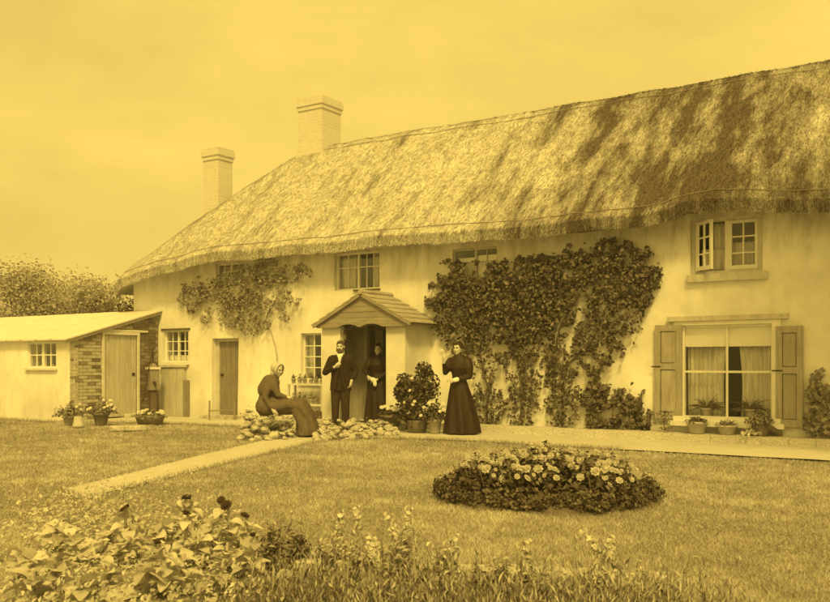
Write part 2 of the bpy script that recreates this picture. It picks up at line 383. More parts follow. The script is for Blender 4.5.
# raised ledge along the foot of the wall
lm = MB()
for i in range(30):
    x0 = .45+i*.38; lm.box((x0, -.46+random.uniform(-.01, .01), -.02), (x0+.376, .02, .115+random.uniform(-.006, .006)))
for i, x in enumerate(range(1)): pass
ledge = lm.build('wall_ledge', M['gravel']); ledge['kind'] = 'structure'

# ================================================================== COTTAGE
cot = thing('cottage', 'long whitewashed cottage with a thatched roof and two chimneys', 'cottage')
EAVE_PIX = [(96, 296), (112, 291), (133, 284), (160, 275), (190, 267), (225, 260.5), (330, 251), (400, 245.5), (500, 239), (560, 234), (640, 228), (665, 223), (690, 214), (715, 210.5), (745, 209.5), (780, 212), (830, 211)]
EY = -.5
ep = [onY(x, y, EY) for x, y in EAVE_PIX]
ES = [p.x for p in ep]; EZ = [p.z for p in ep]
def ez(s): return float(np.interp(s, ES, EZ))
RY = 2.7
RZ = onY(640, 95, RY).z+.02
# ---- front wall with openings
OP = {}
def opening(key, x0, y0, x1, y1, ybase=0.0):
    a = onY(x0, y1, ybase); b = onY(x1, y0, ybase)
    OP[key] = (a.x, a.z, b.x, b.z)
opening('w_small_up', 216, 262, 244, 288); opening('w_mid_up', 335, 250, 380, 291); opening('w_blind_up', 453, 246, 498, 283)
opening('w_right_up', 691, 214, 763, 275); opening('w_big', 681, 322, 775, 419); opening('w_left_low', 164, 330, 189, 362); opening('w_mid_low', 302, 333, 322, 380)
opening('d_left', 213, 338, 239, 414); OP['d_left'] = (OP['d_left'][0], .02, OP['d_left'][2], OP['d_left'][3])
OP['d_porch'] = (wx(371), .1, wx(371)+.92, 1.93)
SL, SR = -8.2, 11.0
def wy(s, z): return -.035*vnoise((s, 0, z), .55, 3.1)-.012*vnoise((s, 0, z), 2.3, 9)-.02
def build_wall():
    xs = set([SL, SR]); zs = set([-.05, 4.3])
    for a, b, c, d in OP.values(): xs |= {a, c}; zs |= {b, d}
    def dens(v, st):
        v = sorted(v); o = []
        for p, q in zip(v[:-1], v[1:]):
            m = max(1, int(math.ceil((q-p)/st)))
            o += [p+(q-p)*k/m for k in range(m)]
        return o+[v[-1]]
    xs = dens(xs, .2); zs = dens(zs, .2)
    mb = MB(); idx = {}
    def vid(i, j):
        if (i, j) not in idx:
            s, z = xs[i], min(zs[j], ez(xs[i])+.6+.001*j)
            idx[(i, j)] = len(mb.v); mb.v.append((s, wy(s, z), z))
        return idx[(i, j)]
    def hole(i, j):
        cx, cz = (xs[i]+xs[i+1])/2, (zs[j]+zs[j+1])/2
        return any(a < cx < c and b < cz < d for a, b, c, d in OP.values())
    for i in range(len(xs)-1):
        for j in range(len(zs)-1):
            if not hole(i, j): mb.f.append((vid(i, j), vid(i+1, j), vid(i+1, j+1), vid(i, j+1)))
    for a, b, c, d in OP.values():      # reveals
        for (p, q) in (((a, b), (c, b)), ((c, b), (c, d)), ((c, d), (a, d)), ((a, d), (a, b))):
            d1, d2 = min(p[1], ez(p[0])+.6), min(q[1], ez(q[0])+.6)
            mb.add([(p[0], wy(*p), d1), (q[0], wy(*q), d2), (q[0], .42, d2), (p[0], .42, d1)], [(0, 1, 2, 3)])
    return mb
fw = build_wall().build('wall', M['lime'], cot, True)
sw = MB(); sw.box((SL, .05, -.05), (SL+.35, 5.4, 3.35)); sw.box((SR-.35, .05, -.05), (SR, 5.4, 4.0)); sw.box((SL, 5.05, -.05), (SR, 5.4, 3.7))
sw.add([(SR-.1, 0, 4), (SR-.1, 5.4, 4), (SR-.1, 2.7, 6.3), (SR-.01, 0, 4), (SR-.01, 5.4, 4), (SR-.01, 2.7, 6.3)], [(0, 1, 2), (3, 5, 4), (0, 2, 5, 3), (1, 4, 5, 2)])
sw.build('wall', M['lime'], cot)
# floors and partitions inside, so that windows look into rooms
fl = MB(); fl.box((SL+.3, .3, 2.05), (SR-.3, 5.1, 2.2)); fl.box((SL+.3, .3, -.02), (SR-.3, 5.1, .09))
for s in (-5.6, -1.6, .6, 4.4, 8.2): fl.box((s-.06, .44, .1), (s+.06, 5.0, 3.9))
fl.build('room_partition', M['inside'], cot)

# ---- thatched roof
def smin(a, b, k):
    h = max(k-abs(a-b), 0)/k; return min(a, b)-h*h*k*.25
def rtop(s, Y):
    e = ez(min(s, 9))+.2
    front = e+(Y-(EY-.06))*(RZ+.1-e)/(RY-(EY-.06))
    back = 3.8+(2*RY-(EY-.06)-Y)*(RZ+.1-3.8)/(RY-(EY-.06))
    left = 3.15+(s-(-8.78))*(RZ+.1-3.15)/3.65
    z = smin(smin(front, back, .35), left, .7)
    return z
def build_roof():
    s0, s1, y0, y1 = -8.78, 11.5, EY-.06, 2*RY-EY+.06
    nx, ny = 300, 96
    V = np.zeros((nx+1, ny+1, 3)); Bv = np.zeros_like(V)
    rc = .9
    for i in range(nx+1):
        for j in range(ny+1):
            s = s0+(s1-s0)*i/nx; Y = y0+(y1-y0)*j/ny
            z = rtop(s, Y)
            a, b = s, Y
            for cy, sg in ((y0, 1), (y1, -1)):
                u, v = (s-s0)/rc, (Y-cy)*sg/rc
                if 0 <= u < 1 and 0 <= v < 1:      # round the plan of the hip corners
                    u2, v2 = 1-u, 1-v
                    a = s0+rc*(1-u2*math.sqrt(1-v2*v2/2)); b = cy+sg*rc*(1-v2*math.sqrt(1-u2*u2/2))
            nzv = .05*vnoise((a, b, z), .9, 1)+.02*vnoise((a, b, z), 2.8, 5)+.01*vnoise((a*2.2, b*.8, z*.8), 5, 2)
            V[i, j] = (a, b, z+nzv)
            ci = min(max((i/nx), 0), 1)
            # underside: eave edge drops .3, then runs up under the roof
            Bv[i, j] = (a+(.05 if i == 0 else 0), b+(.05 if j == 0 else -.05 if j == ny else 0), z-.20-.02*vnoise((a, b, 0), 6, 4))
    idx = np.arange((nx+1)*(ny+1)).reshape(nx+1, ny+1); off = idx.size
    q = np.stack([idx[:-1, :-1], idx[1:, :-1], idx[1:, 1:], idx[:-1, 1:]], -1).reshape(-1, 4)
    q2 = q[:, ::-1]+off
    sides = []
    for e in (idx[:, 0], idx[:, -1][::-1], idx[0, :][::-1], idx[-1, :]):
        sides.append(np.stack([e[:-1]+off, e[1:]+off, e[1:], e[:-1]], -1))
    Fq = np.concatenate([q, q2]+sides)
    me = fast_mesh('roof', np.concatenate([V.reshape(-1, 3), Bv.reshape(-1, 3)]), Fq, 4)
    return me, V
rme, RV = build_roof()
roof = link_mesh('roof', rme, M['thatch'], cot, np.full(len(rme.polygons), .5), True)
# loose straw ends over the whole coat and hanging from the eave
def straw_coat():
    r = np.random.default_rng(3); nx, ny = RV.shape[0]-1, RV.shape[1]-1
    n = 210000
    u = r.random(n)**1.0*nx*.93; v = r.random(n)**1.0*ny*.54
    i = np.minimum(u.astype(int), nx-1); j = np.minimum(v.astype(int), ny-1); fu = (u-i)[:, None]; fv = (v-j)[:, None]
    P = RV[i, j]*(1-fu)*(1-fv)+RV[i+1, j]*fu*(1-fv)+RV[i, j+1]*(1-fu)*fv+RV[i+1, j+1]*fu*fv
    du = RV[i+1, j]-RV[i, j]; dv = RV[i, j+1]-RV[i, j]; Nn = np.cross(du, dv); Nn /= np.linalg.norm(Nn, axis=1)[:, None]+1e-9
    D = np.zeros((n, 3)); D[:, 2] = -1; D -= (D*Nn).sum(1)[:, None]*Nn; D /= np.linalg.norm(D, axis=1)[:, None]+1e-9
    D = D+r.normal(0, .13, (n, 3)); S = np.cross(D, Nn)
    L = r.uniform(.04, .1, n)[:, None]; W = r.uniform(.004, .007, n)[:, None]
    lift = r.uniform(.003, .014, n)[:, None]
    a = P-S*W; b = P+S*W; c = P+D*L+Nn*lift+S*W*.4; 
    V = np.stack([a, b, c], 1)
    # eave fringe
    m = 34000; u = r.random(m)*nx*.93; i = np.minimum(u.astype(int), nx-1); fu = (u-i)[:, None]
    E = RV[i, 0]*(1-fu)+RV[i+1, 0]*fu; E = E.copy(); t = r.random(m); E[:, 2] -= t*.19; E[:, 1] += t*.05-.004
    D = np.stack([r.normal(0, .12, m), r.normal(-.08, .12, m), -np.ones(m)], 1); L = r.uniform(.02, .05, m)[:, None]; W = r.uniform(.003, .006, m)[:, None]
    S = np.tile(np.array([[1., 0, 0]]), (m, 1)); V2 = np.stack([E-S*W, E+S*W, E+D*L], 1)
    V = np.concatenate([V, V2]).reshape(-1, 3); k = len(V)//3
    me = fast_mesh('loose_straw', V, np.arange(k*3).reshape(-1, 3), 3)
    return me, r.random(k)
sme, sq = straw_coat()
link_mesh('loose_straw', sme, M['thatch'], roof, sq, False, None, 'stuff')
def surf(s, Y): # on the coat
    return Vector((s, Y, rtop(s, Y)+.05*vnoise((s, Y, rtop(s, Y)), .9, 1)+.018))
for d, nm in ((.13, 'eave_ligger'), (2.95, 'ridge_ligger')):
    mb = MB(); s = -8.0 if d < 1 else -4.6
    pts = []
    while s < 11.3:
        pts.append(surf(s, EY-.06+d)+Vector((0, 0, random.uniform(-.012, .012)))); s += .22
    mb.tube(pts, .007, 5); mb.build(nm, M['oak'], roof)
# chimneys
def chimney(c, wx_, wy_, z0, z1, bands):
    mb = MB(); mb.box((c[0]-wx_/2, c[1]-wy_/2, z0), (c[0]+wx_/2, c[1]+wy_/2, z1-.3))
    mb.box((c[0]-wx_/2-.025, c[1]-wy_/2-.025, z1-.3), (c[0]+wx_/2+.025, c[1]+wy_/2+.025, z1-.2))
    mb.box((c[0]-wx_/2-.05, c[1]-wy_/2-.05, z1-.2), (c[0]+wx_/2+.05, c[1]+wy_/2+.05, z1-.08))
    mb.box((c[0]-wx_/2-.03, c[1]-wy_/2-.03, z1-.08), (c[0]+wx_/2+.03, c[1]+wy_/2+.03, z1))
    o = mb.build('chimney', M['chim'], roof)
    m2 = MB(); m2.box((c[0]-wx_/2-.04, c[1]-wy_/2-.04, z0+.0), (c[0]+wx_/2+.04, c[1]+wy_/2+.04, z0+.55)); m2.build('chimney_flashing', M['chim'], roof)
    return o
c1 = dep(312, 22.0); chimney((c1.x, RY, 0), .74, .74, 5.9, 1.2+(365-98)/900*(c1-CAM).dot(FWD)*1.0, 2)
c2 = dep(218, 22.9); chimney((c2.x, c2.y, 0), .52, .5, 4.0, 1.2+(365-150)/900*22.9, 2)

# ---- windows
def window(key, cols, rows, y=.09, fr=.045, bar=.018, mull=(), mat='paint', barmat=None, sill=None, casing=0.0):
    a, b, c, d = OP[key]; m = M[mat]; bm_ = M[barmat or mat]
    mb = MB(); t = .07
    mb.box((a-.002, y, b-.002), (a+fr, y+t, d)); mb.box((c-fr, y, b-.002), (c+.002, y+t, d))
    mb.box((a+fr, y, b-.002), (c-fr, y+t, b+fr)); mb.box((a+fr, y, d-fr), (c-fr, y+t, d+.002))
    w_ = mb.build('window', m, cot)
    edges = [a+fr]
    for f in mull: edges += [a+(c-a)*f-.025, a+(c-a)*f+.025]; piece('mullion', m, w_, (a+(c-a)*f-.025, y+.005, b+fr), (a+(c-a)*f+.025, y+t-.005, d-fr))
    edges.append(c-fr)
    for li in range(0, len(edges), 2):
        x0, x1 = edges[li], edges[li+1]; nc = cols[li//2] if hasattr(cols, '__len__') else cols
        for k in range(1, nc): piece('glazing_bar', bm_, w_, (x0+(x1-x0)*k/nc-bar/2, y+.015, b+fr), (x0+(x1-x0)*k/nc+bar/2, y+.045, d-fr))
        rl = rows if hasattr(rows, '__len__') else [k/rows for k in range(1, rows)]
        for f in rl: piece('glazing_bar', bm_, w_, (x0, y+.0165, b+fr+(d-b-2*fr)*f-bar/2), (x1, y+.0435, b+fr+(d-b-2*fr)*f+bar/2))
        rr = [0]+list(rl)+[1]
        for k in range(nc):
            for i in range(len(rr)-1):
                piece('pane', M['glass'], w_, (x0+(x1-x0)*k/nc, y+.028, b+fr+(d-b-2*fr)*rr[i]), (x0+(x1-x0)*(k+1)/nc, y+.032, b+fr+(d-b-2*fr)*rr[i+1]))
    if sill: piece('sill', M['paint'], w_, (a-sill, -.11, b-.07), (c+sill, y+.02, b-.004))
    return w_, (a, b, c, d)
def curtain(parent, x0, x1, z0, z1, y, mat='lace', waves=7, amp=.02, gather=0.0):
    """a hanging cloth with folds"""
    nx, nz = waves*6, 8; V = []; Fc = []
    for j in range(nz+1):
        f = j/nz; z = z1+(z0-z1)*f
        for i in range(nx+1):
            u = i/nx; g = gather*math.sin(f*math.pi*.8)
            x = x0+(x1-x0)*(u*(1-g)); V.append((x, y+amp*math.sin(u*waves*2*math.pi+f*.6)*(1-.3*math.sin(u*9)), z+.004*math.sin(u*40)))
    for j in range(nz):
        for i in range(nx): k = j*(nx+1)+i; Fc.append((k, k+nx+1, k+nx+2, k+1))
    o = mesh_obj('curtain', V, Fc, M[mat], parent, None, True); s = o.modifiers.new('t', 'SOLIDIFY'); s.thickness = .003; return o
W, q = window('w_small_up', 2, 3, mull=(.5,), fr=.03, bar=.018, y=.05); a, b, c, d = q; curtain(W, a+.03, c-.03, b+.03, b+.5, .17, 'lace', 9)
W, q = window('w_mid_up', (2, 3), [.62], mull=(.48,), fr=.04, y=.07); a, b, c, d = q; curtain(W, a+.05, a+.4, b+.04, d-.03, .2, 'lace', 5); curtain(W, c-.3, c-.04, b+.04, d-.03, .21, 'lace', 4)
piece('sill', M['darkwood'], W, (a+.5, -.06, b-.03), (c+.02, .06, b))
W, q = window('w_blind_up', (1, 2), [.6], mull=(.5,), fr=.04, y=.02, mat='oldpaint'); a, b, c, d = q
piece('blind', M['blind'], W, (a+.05, .058, b+.05), (a+(c-a)*.5-.03, .064, d-.17)); piece('blind', M['blind'], W, (a+(c-a)*.5+.03, .058, b+.05), (c-.05, .064, d-.14))
W, q = window('w_left_low', 2, 3, mull=(.5,), fr=.035, y=.06, bar=.02, sill=.05); a, b, c, d = q
piece('lintel', M['darkwood'], W, (a-.06, -.05, d+.004), (c+.06, .04, d+.045)); piece('blind', M['blind'], W, (a+.04, .15, b+.04), (c-.04, .156, b+.16))
W, q = window('w_mid_low', 2, 4, fr=.035, y=.06, bar=.02, sill=.04); a, b, c, d = q; curtain(W, a+.03, a+.16, b+.04, d-.04, .2, 'lace', 3); curtain(W, c-.17, c-.03, b+.04, d-.04, .2, 'lace', 3)
# big sash window by the shutters
W, q = window('w_big', 2, [.5], fr=.06, y=.0, bar=.035); a, b, c, d = q; BIG = q; WB = W
cs = MB(); cs.box((a-.1, -.07, b-.02), (a+.03, .03, d+.04)); cs.box((c-.03, -.07, b-.02), (c+.1, .03, d+.04)); cs.box((a+.03, -.07, d-.02), (c-.03, .03, d+.04)); cs.box((a-.16, -.17, b-.1), (c+.16, .03, b-.02)); cs.box((a-.1, -.10, b-.02), (c+.1, .02, b+.055)); cs.build('casing', M['paint'], WB)
piece('lintel', M['oldpaint'], WB, (a-.2, -.11, d+.042), (c+.2, .0, d+.125))
piece('blind', M['blind'], WB, (a+.06, .058, d-.37), (c-.06, .064, d-.04))
mid = a+(c-a)*.5
curtain(WB, a+.06, mid-.03, b+.05, d-.3, .2, 'lace', 8, .02, .1); curtain(WB, c-.06, mid+.14, b+.05, d-.3, .2, 'lace', 7, .02, .1)
# upper right casement pair, the left leaf swung open
a, b, c, d = OP['w_right_up']; y = .03
mb = MB(); mb.box((a-.002, y, b-.002), (a+.09, y+.09, d)); mb.box((c-.09, y, b-.002), (c+.002, y+.09, d)); mb.box((a+.09, y, b-.002), (c-.09, y+.09, b+.05)); mb.box((a+.09, y, d-.05), (c-.09, y+.09, d+.001))
WU = mb.build('window', M['oldpaint'], cot); mx_ = a+(c-a)*.5
piece('mullion', M['paint'], WU, (mx_-.03, y+.006, b+.05), (mx_+.03, y+.085, d-.05))
def leaf_frame(x0, x1, parent, name='casement'):
    m = MB(); f = .045; z0, z1 = b+.055, d-.055; w_ = x1-x0
    m.box((0, -.02, z0), (f, .02, z1)); m.box((w_-f, -.02, z0), (w_, .02, z1)); m.box((f, -.02, z0), (w_-f, .02, z0+f+.02)); m.box((f, -.02, z1-f), (w_-f, .02, z1))
    m.box((w_/2-.011, -.014, z0+f+.02), (w_/2+.011, .014, z1-f))
    for k in (1, 2): m.box((f, -.012, z0+(z1-z0)*k/3-.011), (w_-f, .012, z0+(z1-z0)*k/3+.011))
    o = m.build(name, M['paint'], parent); o.location = (x0, y-.0, 0); return o
lf = leaf_frame(mx_+.03, c-.085, WU); lf.location.y = y+.03
piece('pane', M['glass'], WU, (mx_+.05, y+.029, b+.1), (c-.1, y+.031, d-.09))
op = leaf_frame(a+.1, mx_-.03, WU); op.location = (a+.09, y-.02, 0); op.rotation_euler = (0, 0, R(-42))
curtain(WU, a+.12, mx_-.05, b+.06, b+.42, .2, 'lace', 6); curtain(WU, a+.3, a+.5, b+.35, d-.05, .24, 'lace', 3); curtain(WU, mx_+.05, c-.1, b+.06, b+.5, .2, 'lace', 6); curtain(WU, mx_+.1, c-.2, b+.5, d-.05, .26, 'darkcurt', 4)
piece('sill', M['oldpaint'], WU, (a-.04, -.12, b-.13), (c+.08, y+.02, b-.006))
# shutters
def shutter(x0, x1, z0, z1, label):
    s = MB(); y0, y1 = -.095, -.055; f = .09; zm = z0+(z1-z0)*.56
    for p in (((x0, y0, z0), (x0+f, y1, z1)), ((x1-f, y0, z0), (x1, y1, z1)), ((x0+f, y0, z0), (x1-f, y1, z0+.11)), ((x0+f, y0, z1-.1), (x1-f, y1, z1)), ((x0+f, y0, zm-.05), (x1-f, y1, zm+.05))): s.box(*p)
    o = s.build('shutter', M['shutter'], cot); o['label'] = label
    piece('panel', M['shutter'], o, (x0+f+.012, y0+.016, z0+.122), (x1-f-.012, y1, zm-.062)); piece('panel', M['shutter'], o, (x0+f+.012, y0+.016, zm+.062), (x1-f-.012, y1, z1-.112))
    piece('hinge', M['iron'], o, (x0-.06, y0-.008, zm-.014), (x0+.1, y0-.001, zm+.006)); return o
sy = -.08
shutter(wx(655, sy), wx(682, sy), wz(668, 419, sy), wz(668, 325, sy), 'weathered panelled shutter left of the big window'); shutter(wx(776, sy), wx(803, sy), wz(790, 427, sy), wz(790, 326, sy), 'weathered panelled shutter right of the big window')
# left door: recessed planks
a, b, c, d = OP['d_left']
dd = MB(); dd.box((a+.012, .10, .02), (a+.09, .2, d)); dd.box((c-.06, .10, .02), (c-.012, .2, d)); dd.box((a+.09, .10, d-.07), (c-.06, .2, d)); df = dd.build('door_frame', M['oldpaint'], cot)
door = MB().box((a+.09, .16, .04), (c-.06, .185, d-.07)).build('door', M['door'], cot)
pw = (c-.06-a-.09)/4
for k in range(4): piece('plank', M['door'], door, (a+.093+k*pw, .138, .045), (a+.087+(k+1)*pw, .162, d-.075))
piece('latch', M['iron'], door, (a+.12, .115, .95), (a+.2, .138, 1.0))
piece('doorstep', M['stone'], cot, (a-.1, -.34, -.02), (c+.1, .12, .07))
# boarded hatch below the left window
h0, h1, ht = wx(164), wx(188), wz(176, 366)
hb = MB().box((h0, -.05, -.02), (h1, .0, ht)).build('hatch', M['paledoor'], cot)
k = 0; x = h0
while x < h1-.05:
    piece('board', M['paledoor'], hb, (x+.003, -.085-.006*(k % 2), 0), (min(x+.13, h1)-.003, -.052, ht-.02-.012*(k % 3))); x += .13; k += 1
piece('rail', M['oldpaint'], hb, (h0-.04, -.125, ht-.03), (h1+.04, -.05, ht+.03)); piece('post', M['oak'], hb, (h1+.0, -.16, -.02), (h1+.09, -.03, ht*.72))

# ---- porch
PY = -.9; pl, pr = -1.585, .367; ol, orr = -1.14, -.06; PE = 1.95
por = MB()
por.box((orr, PY, -.02), (pr, PY+.14, PE)); por.box((pr-.14, PY+.139, -.02), (pr-.001, .0, PE-.001))
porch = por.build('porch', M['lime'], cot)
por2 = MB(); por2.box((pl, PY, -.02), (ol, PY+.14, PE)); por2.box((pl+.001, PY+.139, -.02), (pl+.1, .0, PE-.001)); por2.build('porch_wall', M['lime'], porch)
piece('porch_floor', M['stone'], porch, (pl+.02, PY-.12, -.03), (pr-.02, .1, .08))
# inner lining boards on the left and round the doorway
for k in range(6): piece('lining_board', M['lining'], porch, (pl+.1, PY+.15+k*.125, .08), (pl+.128, PY+.27+k*.125, PE-.02))
x = pl+.13; k = 0
while x < wx(371)-.03:
    piece('lining_board', M['lining'], porch, (x, -.07-.004*(k % 2), .08), (min(x+.125, wx(371)-.02), -.042, PE-.02)); x += .13; k += 1
a, b, c, d = OP['d_porch']
jm = MB(); jm.box((a-.04, -.075, .08), (a+.03, .1, d+.05)); jm.box((c-.03, -.075, .08), (c+.04, .1, d+.05)); jm.box((a+.03, -.075, d-.03), (c-.03, .1, d+.05)); jm.build('door_frame', M['darkwood'], porch)
# inner door standing open into the dark passage
for k in range(5): piece('door_plank', M['darkwood'], porch, (a+.04, .45+k*.16, .12), (a+.075, .605+k*.16, d-.04))
# gable roof: apex and eaves
ov = .16; yF = PY-.13; apx = (pl+pr)/2-.03; za = onY(360, 294, yF).z; zl = onY(315, 326, yF).z; xl = onY(314, 326, yF).x; xr = onY(410, 327, yF).x
apx = onY(361, 294, yF).x
def roof_pt(side, u, yy, up=0.0):
    ex = xl if side < 0 else xr
    n_ = Vector((-(zl-za), 0, (ex-apx))).normalized()
    if n_.z < 0: n_ = -n_
    return Vector((apx+(ex-apx)*u, yy, za+(zl-za)*u))+n_*up
for side in (-1, 1):
    rm = MB(); p = [roof_pt(side, 0, yF, -.03), roof_pt(side, 1, yF, -.03), roof_pt(side, 1, .02, -.03), roof_pt(side, 0, .02, -.03)]
    qv = [roof_pt(side, 0, yF, .0), roof_pt(side, 1, yF, .0), roof_pt(side, 1, .02, .0), roof_pt(side, 0, .02, .0)]
    rm.add(p+qv, [(0, 1, 2, 3), (7, 6, 5, 4), (0, 4, 5, 1), (1, 5, 6, 2), (2, 6, 7, 3), (3, 7, 4, 0)]); rm.build('roof_deck', M['oak'], porch)
    nr, nc = 6, 5
    for i in range(nr):
        for j in range(nc+1):
            shf = (i % 2)*.5
            y0 = yF-.03+(.05-yF)*(j-shf)/nc; y1 = yF-.03+(.05-yF)*(j+1-shf)/nc
            y0, y1 = max(y0, yF-.03), min(y1, .02)
            if y1-y0 < .05: continue
            u0, u1 = i/nr, (i+1.18)/nr
            P0 = roof_pt(side, u0, y0, .012+.003*(j % 2)); P1 = roof_pt(side, u1, y0, .03+random.uniform(0, .008)); P2 = roof_pt(side, u1, y1-.008, .03+random.uniform(0, .008)); P3 = roof_pt(side, u0, y1-.008, .012)
            th = Vector((0, 0, .016)); s_ = MB(); s_.add([P0, P1, P2, P3, P0+th, P1+th, P2+th, P3+th], [(0, 1, 2, 3), (7, 6, 5, 4), (0, 4, 5, 1), (1, 5, 6, 2), (2, 6, 7, 3), (3, 7, 4, 0)])
            s_.build('slate', M['slate'], porch)
rcap = MB(); rcap.tube([(apx, yF-.04, za+.04), (apx, .02, za+.04)], .05, 8); rcap.build('ridge_cap', M['slate'], porch)
# gable boards (horizontal planks cut to the slope), barge boards and the scalloped fascia
nb = 5
for k in range(nb):
    z0 = zl+.02+(za-zl-.02)*k/nb; z1 = zl+.02+(za-zl-.02)*(k+1)/nb-.004
    def half(z): return max(0.0, min(1, (za-z)/(za-zl)))
    A = [(apx+(xl-apx)*half(z0)+.02, z0), (apx+(xr-apx)*half(z0)-.02, z0), (apx+(xr-apx)*half(z1)-.0, z1), (apx+(xl-apx)*half(z1)+.0, z1)]
    yy = yF+.03+.006*(k % 2); g = MB(); g.add([(x_, yy, z_) for x_, z_ in A]+[(x_, yy+.03, z_) for x_, z_ in A], [(0, 1, 2, 3), (7, 6, 5, 4), (0, 4, 5, 1), (1, 5, 6, 2), (2, 6, 7, 3), (3, 7, 4, 0)]); g.build('gable_board', M['oakx'], porch)
for side in (-1, 1):
    g = MB(); A = [roof_pt(side, -.01, yF-.025, .03), roof_pt(side, 1.02, yF-.025, .03), roof_pt(side, 1.02, yF-.025, -.035), roof_pt(side, -.01, yF-.025, -.035)]
    B_ = [p+Vector((0, .025, 0)) for p in A]; g.add(A+B_, [(0, 1, 2, 3), (7, 6, 5, 4), (0, 4, 5, 1), (1, 5, 6, 2), (2, 6, 7, 3), (3, 7, 4, 0)]); g.build('barge_board', M['oakx'], porch)
fs = MB(); V = []; nfs = 40
for i in range(nfs+1):
    u = i/nfs; x = xl+.05+(xr-xl-.1)*u; t = (x-ol)/(orr-ol)
    low = zl-.045 if (t < 0 or t > 1) else zl-.06+.075*abs(math.sin(t*math.pi*2))**.7
    V += [(x, yF+.022, low), (x, yF+.022, zl+.03), (x, yF+.055, low), (x, yF+.055, zl+.03)]
Fc = []
for i in range(nfs):
    b_ = i*4; Fc += [(b_, b_+4, b_+5, b_+1), (b_+2, b_+3, b_+7, b_+6), (b_, b_+2, b_+6, b_+4), (b_+1, b_+5, b_+7, b_+3)]
mesh_obj('scalloped_fascia', V, Fc, M['oakx'], porch)
# little box hung under the porch
bx_ = onY(344, 334, PY+.2); bb = thing('letter_box', 'small wooden box with a pale front hung at the left inside the porch', 'box', (bx_.x+.02, PY+.2, bx_.z-.12))
MB().box((-.1, -.08, 0), (.1, .08, .2)).build('box_body', M['darkwood'], bb); MB().box((-.085, -.086, .015), (.085, -.081, .09)).build('front_plate', M['paledoor'], bb); MB().add([(-.12, -.11, .2), (.12, -.11, .2), (.12, .09, .25), (-.12, .09, .25), (-.12, -.11, .215), (.12, -.11, .215), (.12, .09, .265), (-.12, .09, .265)], [(0, 3, 2, 1), (4, 5, 6, 7), (0, 1, 5, 4), (1, 2, 6, 5), (2, 3, 7, 6), (3, 0, 4, 7)]).build('lid', M['oak'], bb); MB().tube([(0, 0, .24), (0, 0, PE-bx_.z+.13)], .008, 5).build('hanger', M['iron'], bb)

# ================================================================== LEAN-TO SHED
shed = thing('lean_to_shed', 'low lean-to shed with brick end wall and pale sloping roof', 'shed')
SX = -7.25; SY = -2.47; zh = onX(160, 312, SX).z; zlw = onX(71, 339, SX).z
def shz(Y): return zlw+(zh-zlw)*(Y-SY)/(0-SY)
dY0, dY1 = onX(104, 365, SX).y, onX(137, 365, SX).y; dTop = onX(120, 334, SX).z
sb = MB()
def wallquad(Y0, Y1, z0, fz):
    sb.add([(SX-.2, Y0, z0), (SX-.2, Y1, z0), (SX-.2, Y1, fz(Y1)), (SX-.2, Y0, fz(Y0)), (SX-.01, Y0, z0), (SX-.01, Y1, z0), (SX-.01, Y1, fz(Y1)), (SX-.01, Y0, fz(Y0))], [(0, 1, 2, 3), (7, 6, 5, 4), (0, 4, 5, 1), (1, 5, 6, 2), (2, 6, 7, 3), (3, 7, 4, 0)])
wallquad(SY+.01, dY0, -.05, shz); wallquad(dY1, -.06, -.05, shz); wallquad(dY0, dY1, dTop, shz)
bw_ = sb.build('brick_wall', M['mortar'], shed)
UN = {}
zc = 0.0; row = 0
while zc < 2.5:
    Y = SY-.0-(row % 2)*.112
    while Y < -.06:
        y0, y1 = max(Y, SY+.0), min(Y+.215, -.065)
        ok = y1-y0 > .05 and zc+.065 < shz(y0)-.02
        if ok and zc < dTop+.03 and y1 > dY0-.06 and y0 < dY1+.06:
            if y0 < dY0-.11: y1 = dY0-.06
            elif y1 > dY1+.11: y0 = dY1+.06
            else: ok = False
        if ok and y1-y0 > .05:
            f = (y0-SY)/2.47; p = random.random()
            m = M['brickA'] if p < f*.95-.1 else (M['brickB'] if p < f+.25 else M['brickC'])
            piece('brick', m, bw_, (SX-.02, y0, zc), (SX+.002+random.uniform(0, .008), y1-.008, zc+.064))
        Y += .225
    zc += .075; row += 1
dr = MB(); dr.box((SX-.1, dY0-.06, -.02), (SX+.03, dY0, dTop+.05)); dr.box((SX-.1, dY1, -.02), (SX+.03, dY1+.06, dTop+.05)); dr.box((SX-.1, dY0, dTop-.02), (SX+.03, dY1, dTop+.05)); dr.build('door_frame', M['bar'], shed)
sd = MB().box((SX-.09, dY0, .02), (SX-.055, dY1, dTop-.02)).build('door', M['paledoor'], shed)
npk = 6
for k in range(npk): piece('plank', M['paledoor'], sd, (SX-.056, dY0+(dY1-dY0)*k/npk+.004, .03), (SX-.03+.004*(k % 2), dY0+(dY1-dY0)*(k+1)/npk-.004, dTop-.03))
piece('latch', M['iron'], sd, (SX-.032, dY1-.12, .95), (SX-.01, dY1-.05, 1.02))
piece('lintel', M['bar'], shed, (SX-.05, dY0-.12, dTop+.052), (SX+.035, dY1+.3, dTop+.1))
fx0 = onY(-60, 365, SY).x
so0, so1 = onY(28, 365, SY).x, onY(56, 365, SY).x; sz0, sz1 = onY(42, 368, SY).z, onY(42, 342, SY).z
fm = MB(); fm.box((fx0-1, SY, -.05), (so0, SY+.2, zlw)); fm.box((so1, SY, -.05), (SX-.0, SY+.2, zlw-.01)); fm.box((so0, SY, -.05), (so1, SY+.2, sz0)); fm.box((so0, SY, sz1), (so1, SY+.2, zlw))
fm.box((fx0-1, SY+.2, -.05), (fx0-.8, .0, zlw)); fm.build('wall', M['lime'], shed)
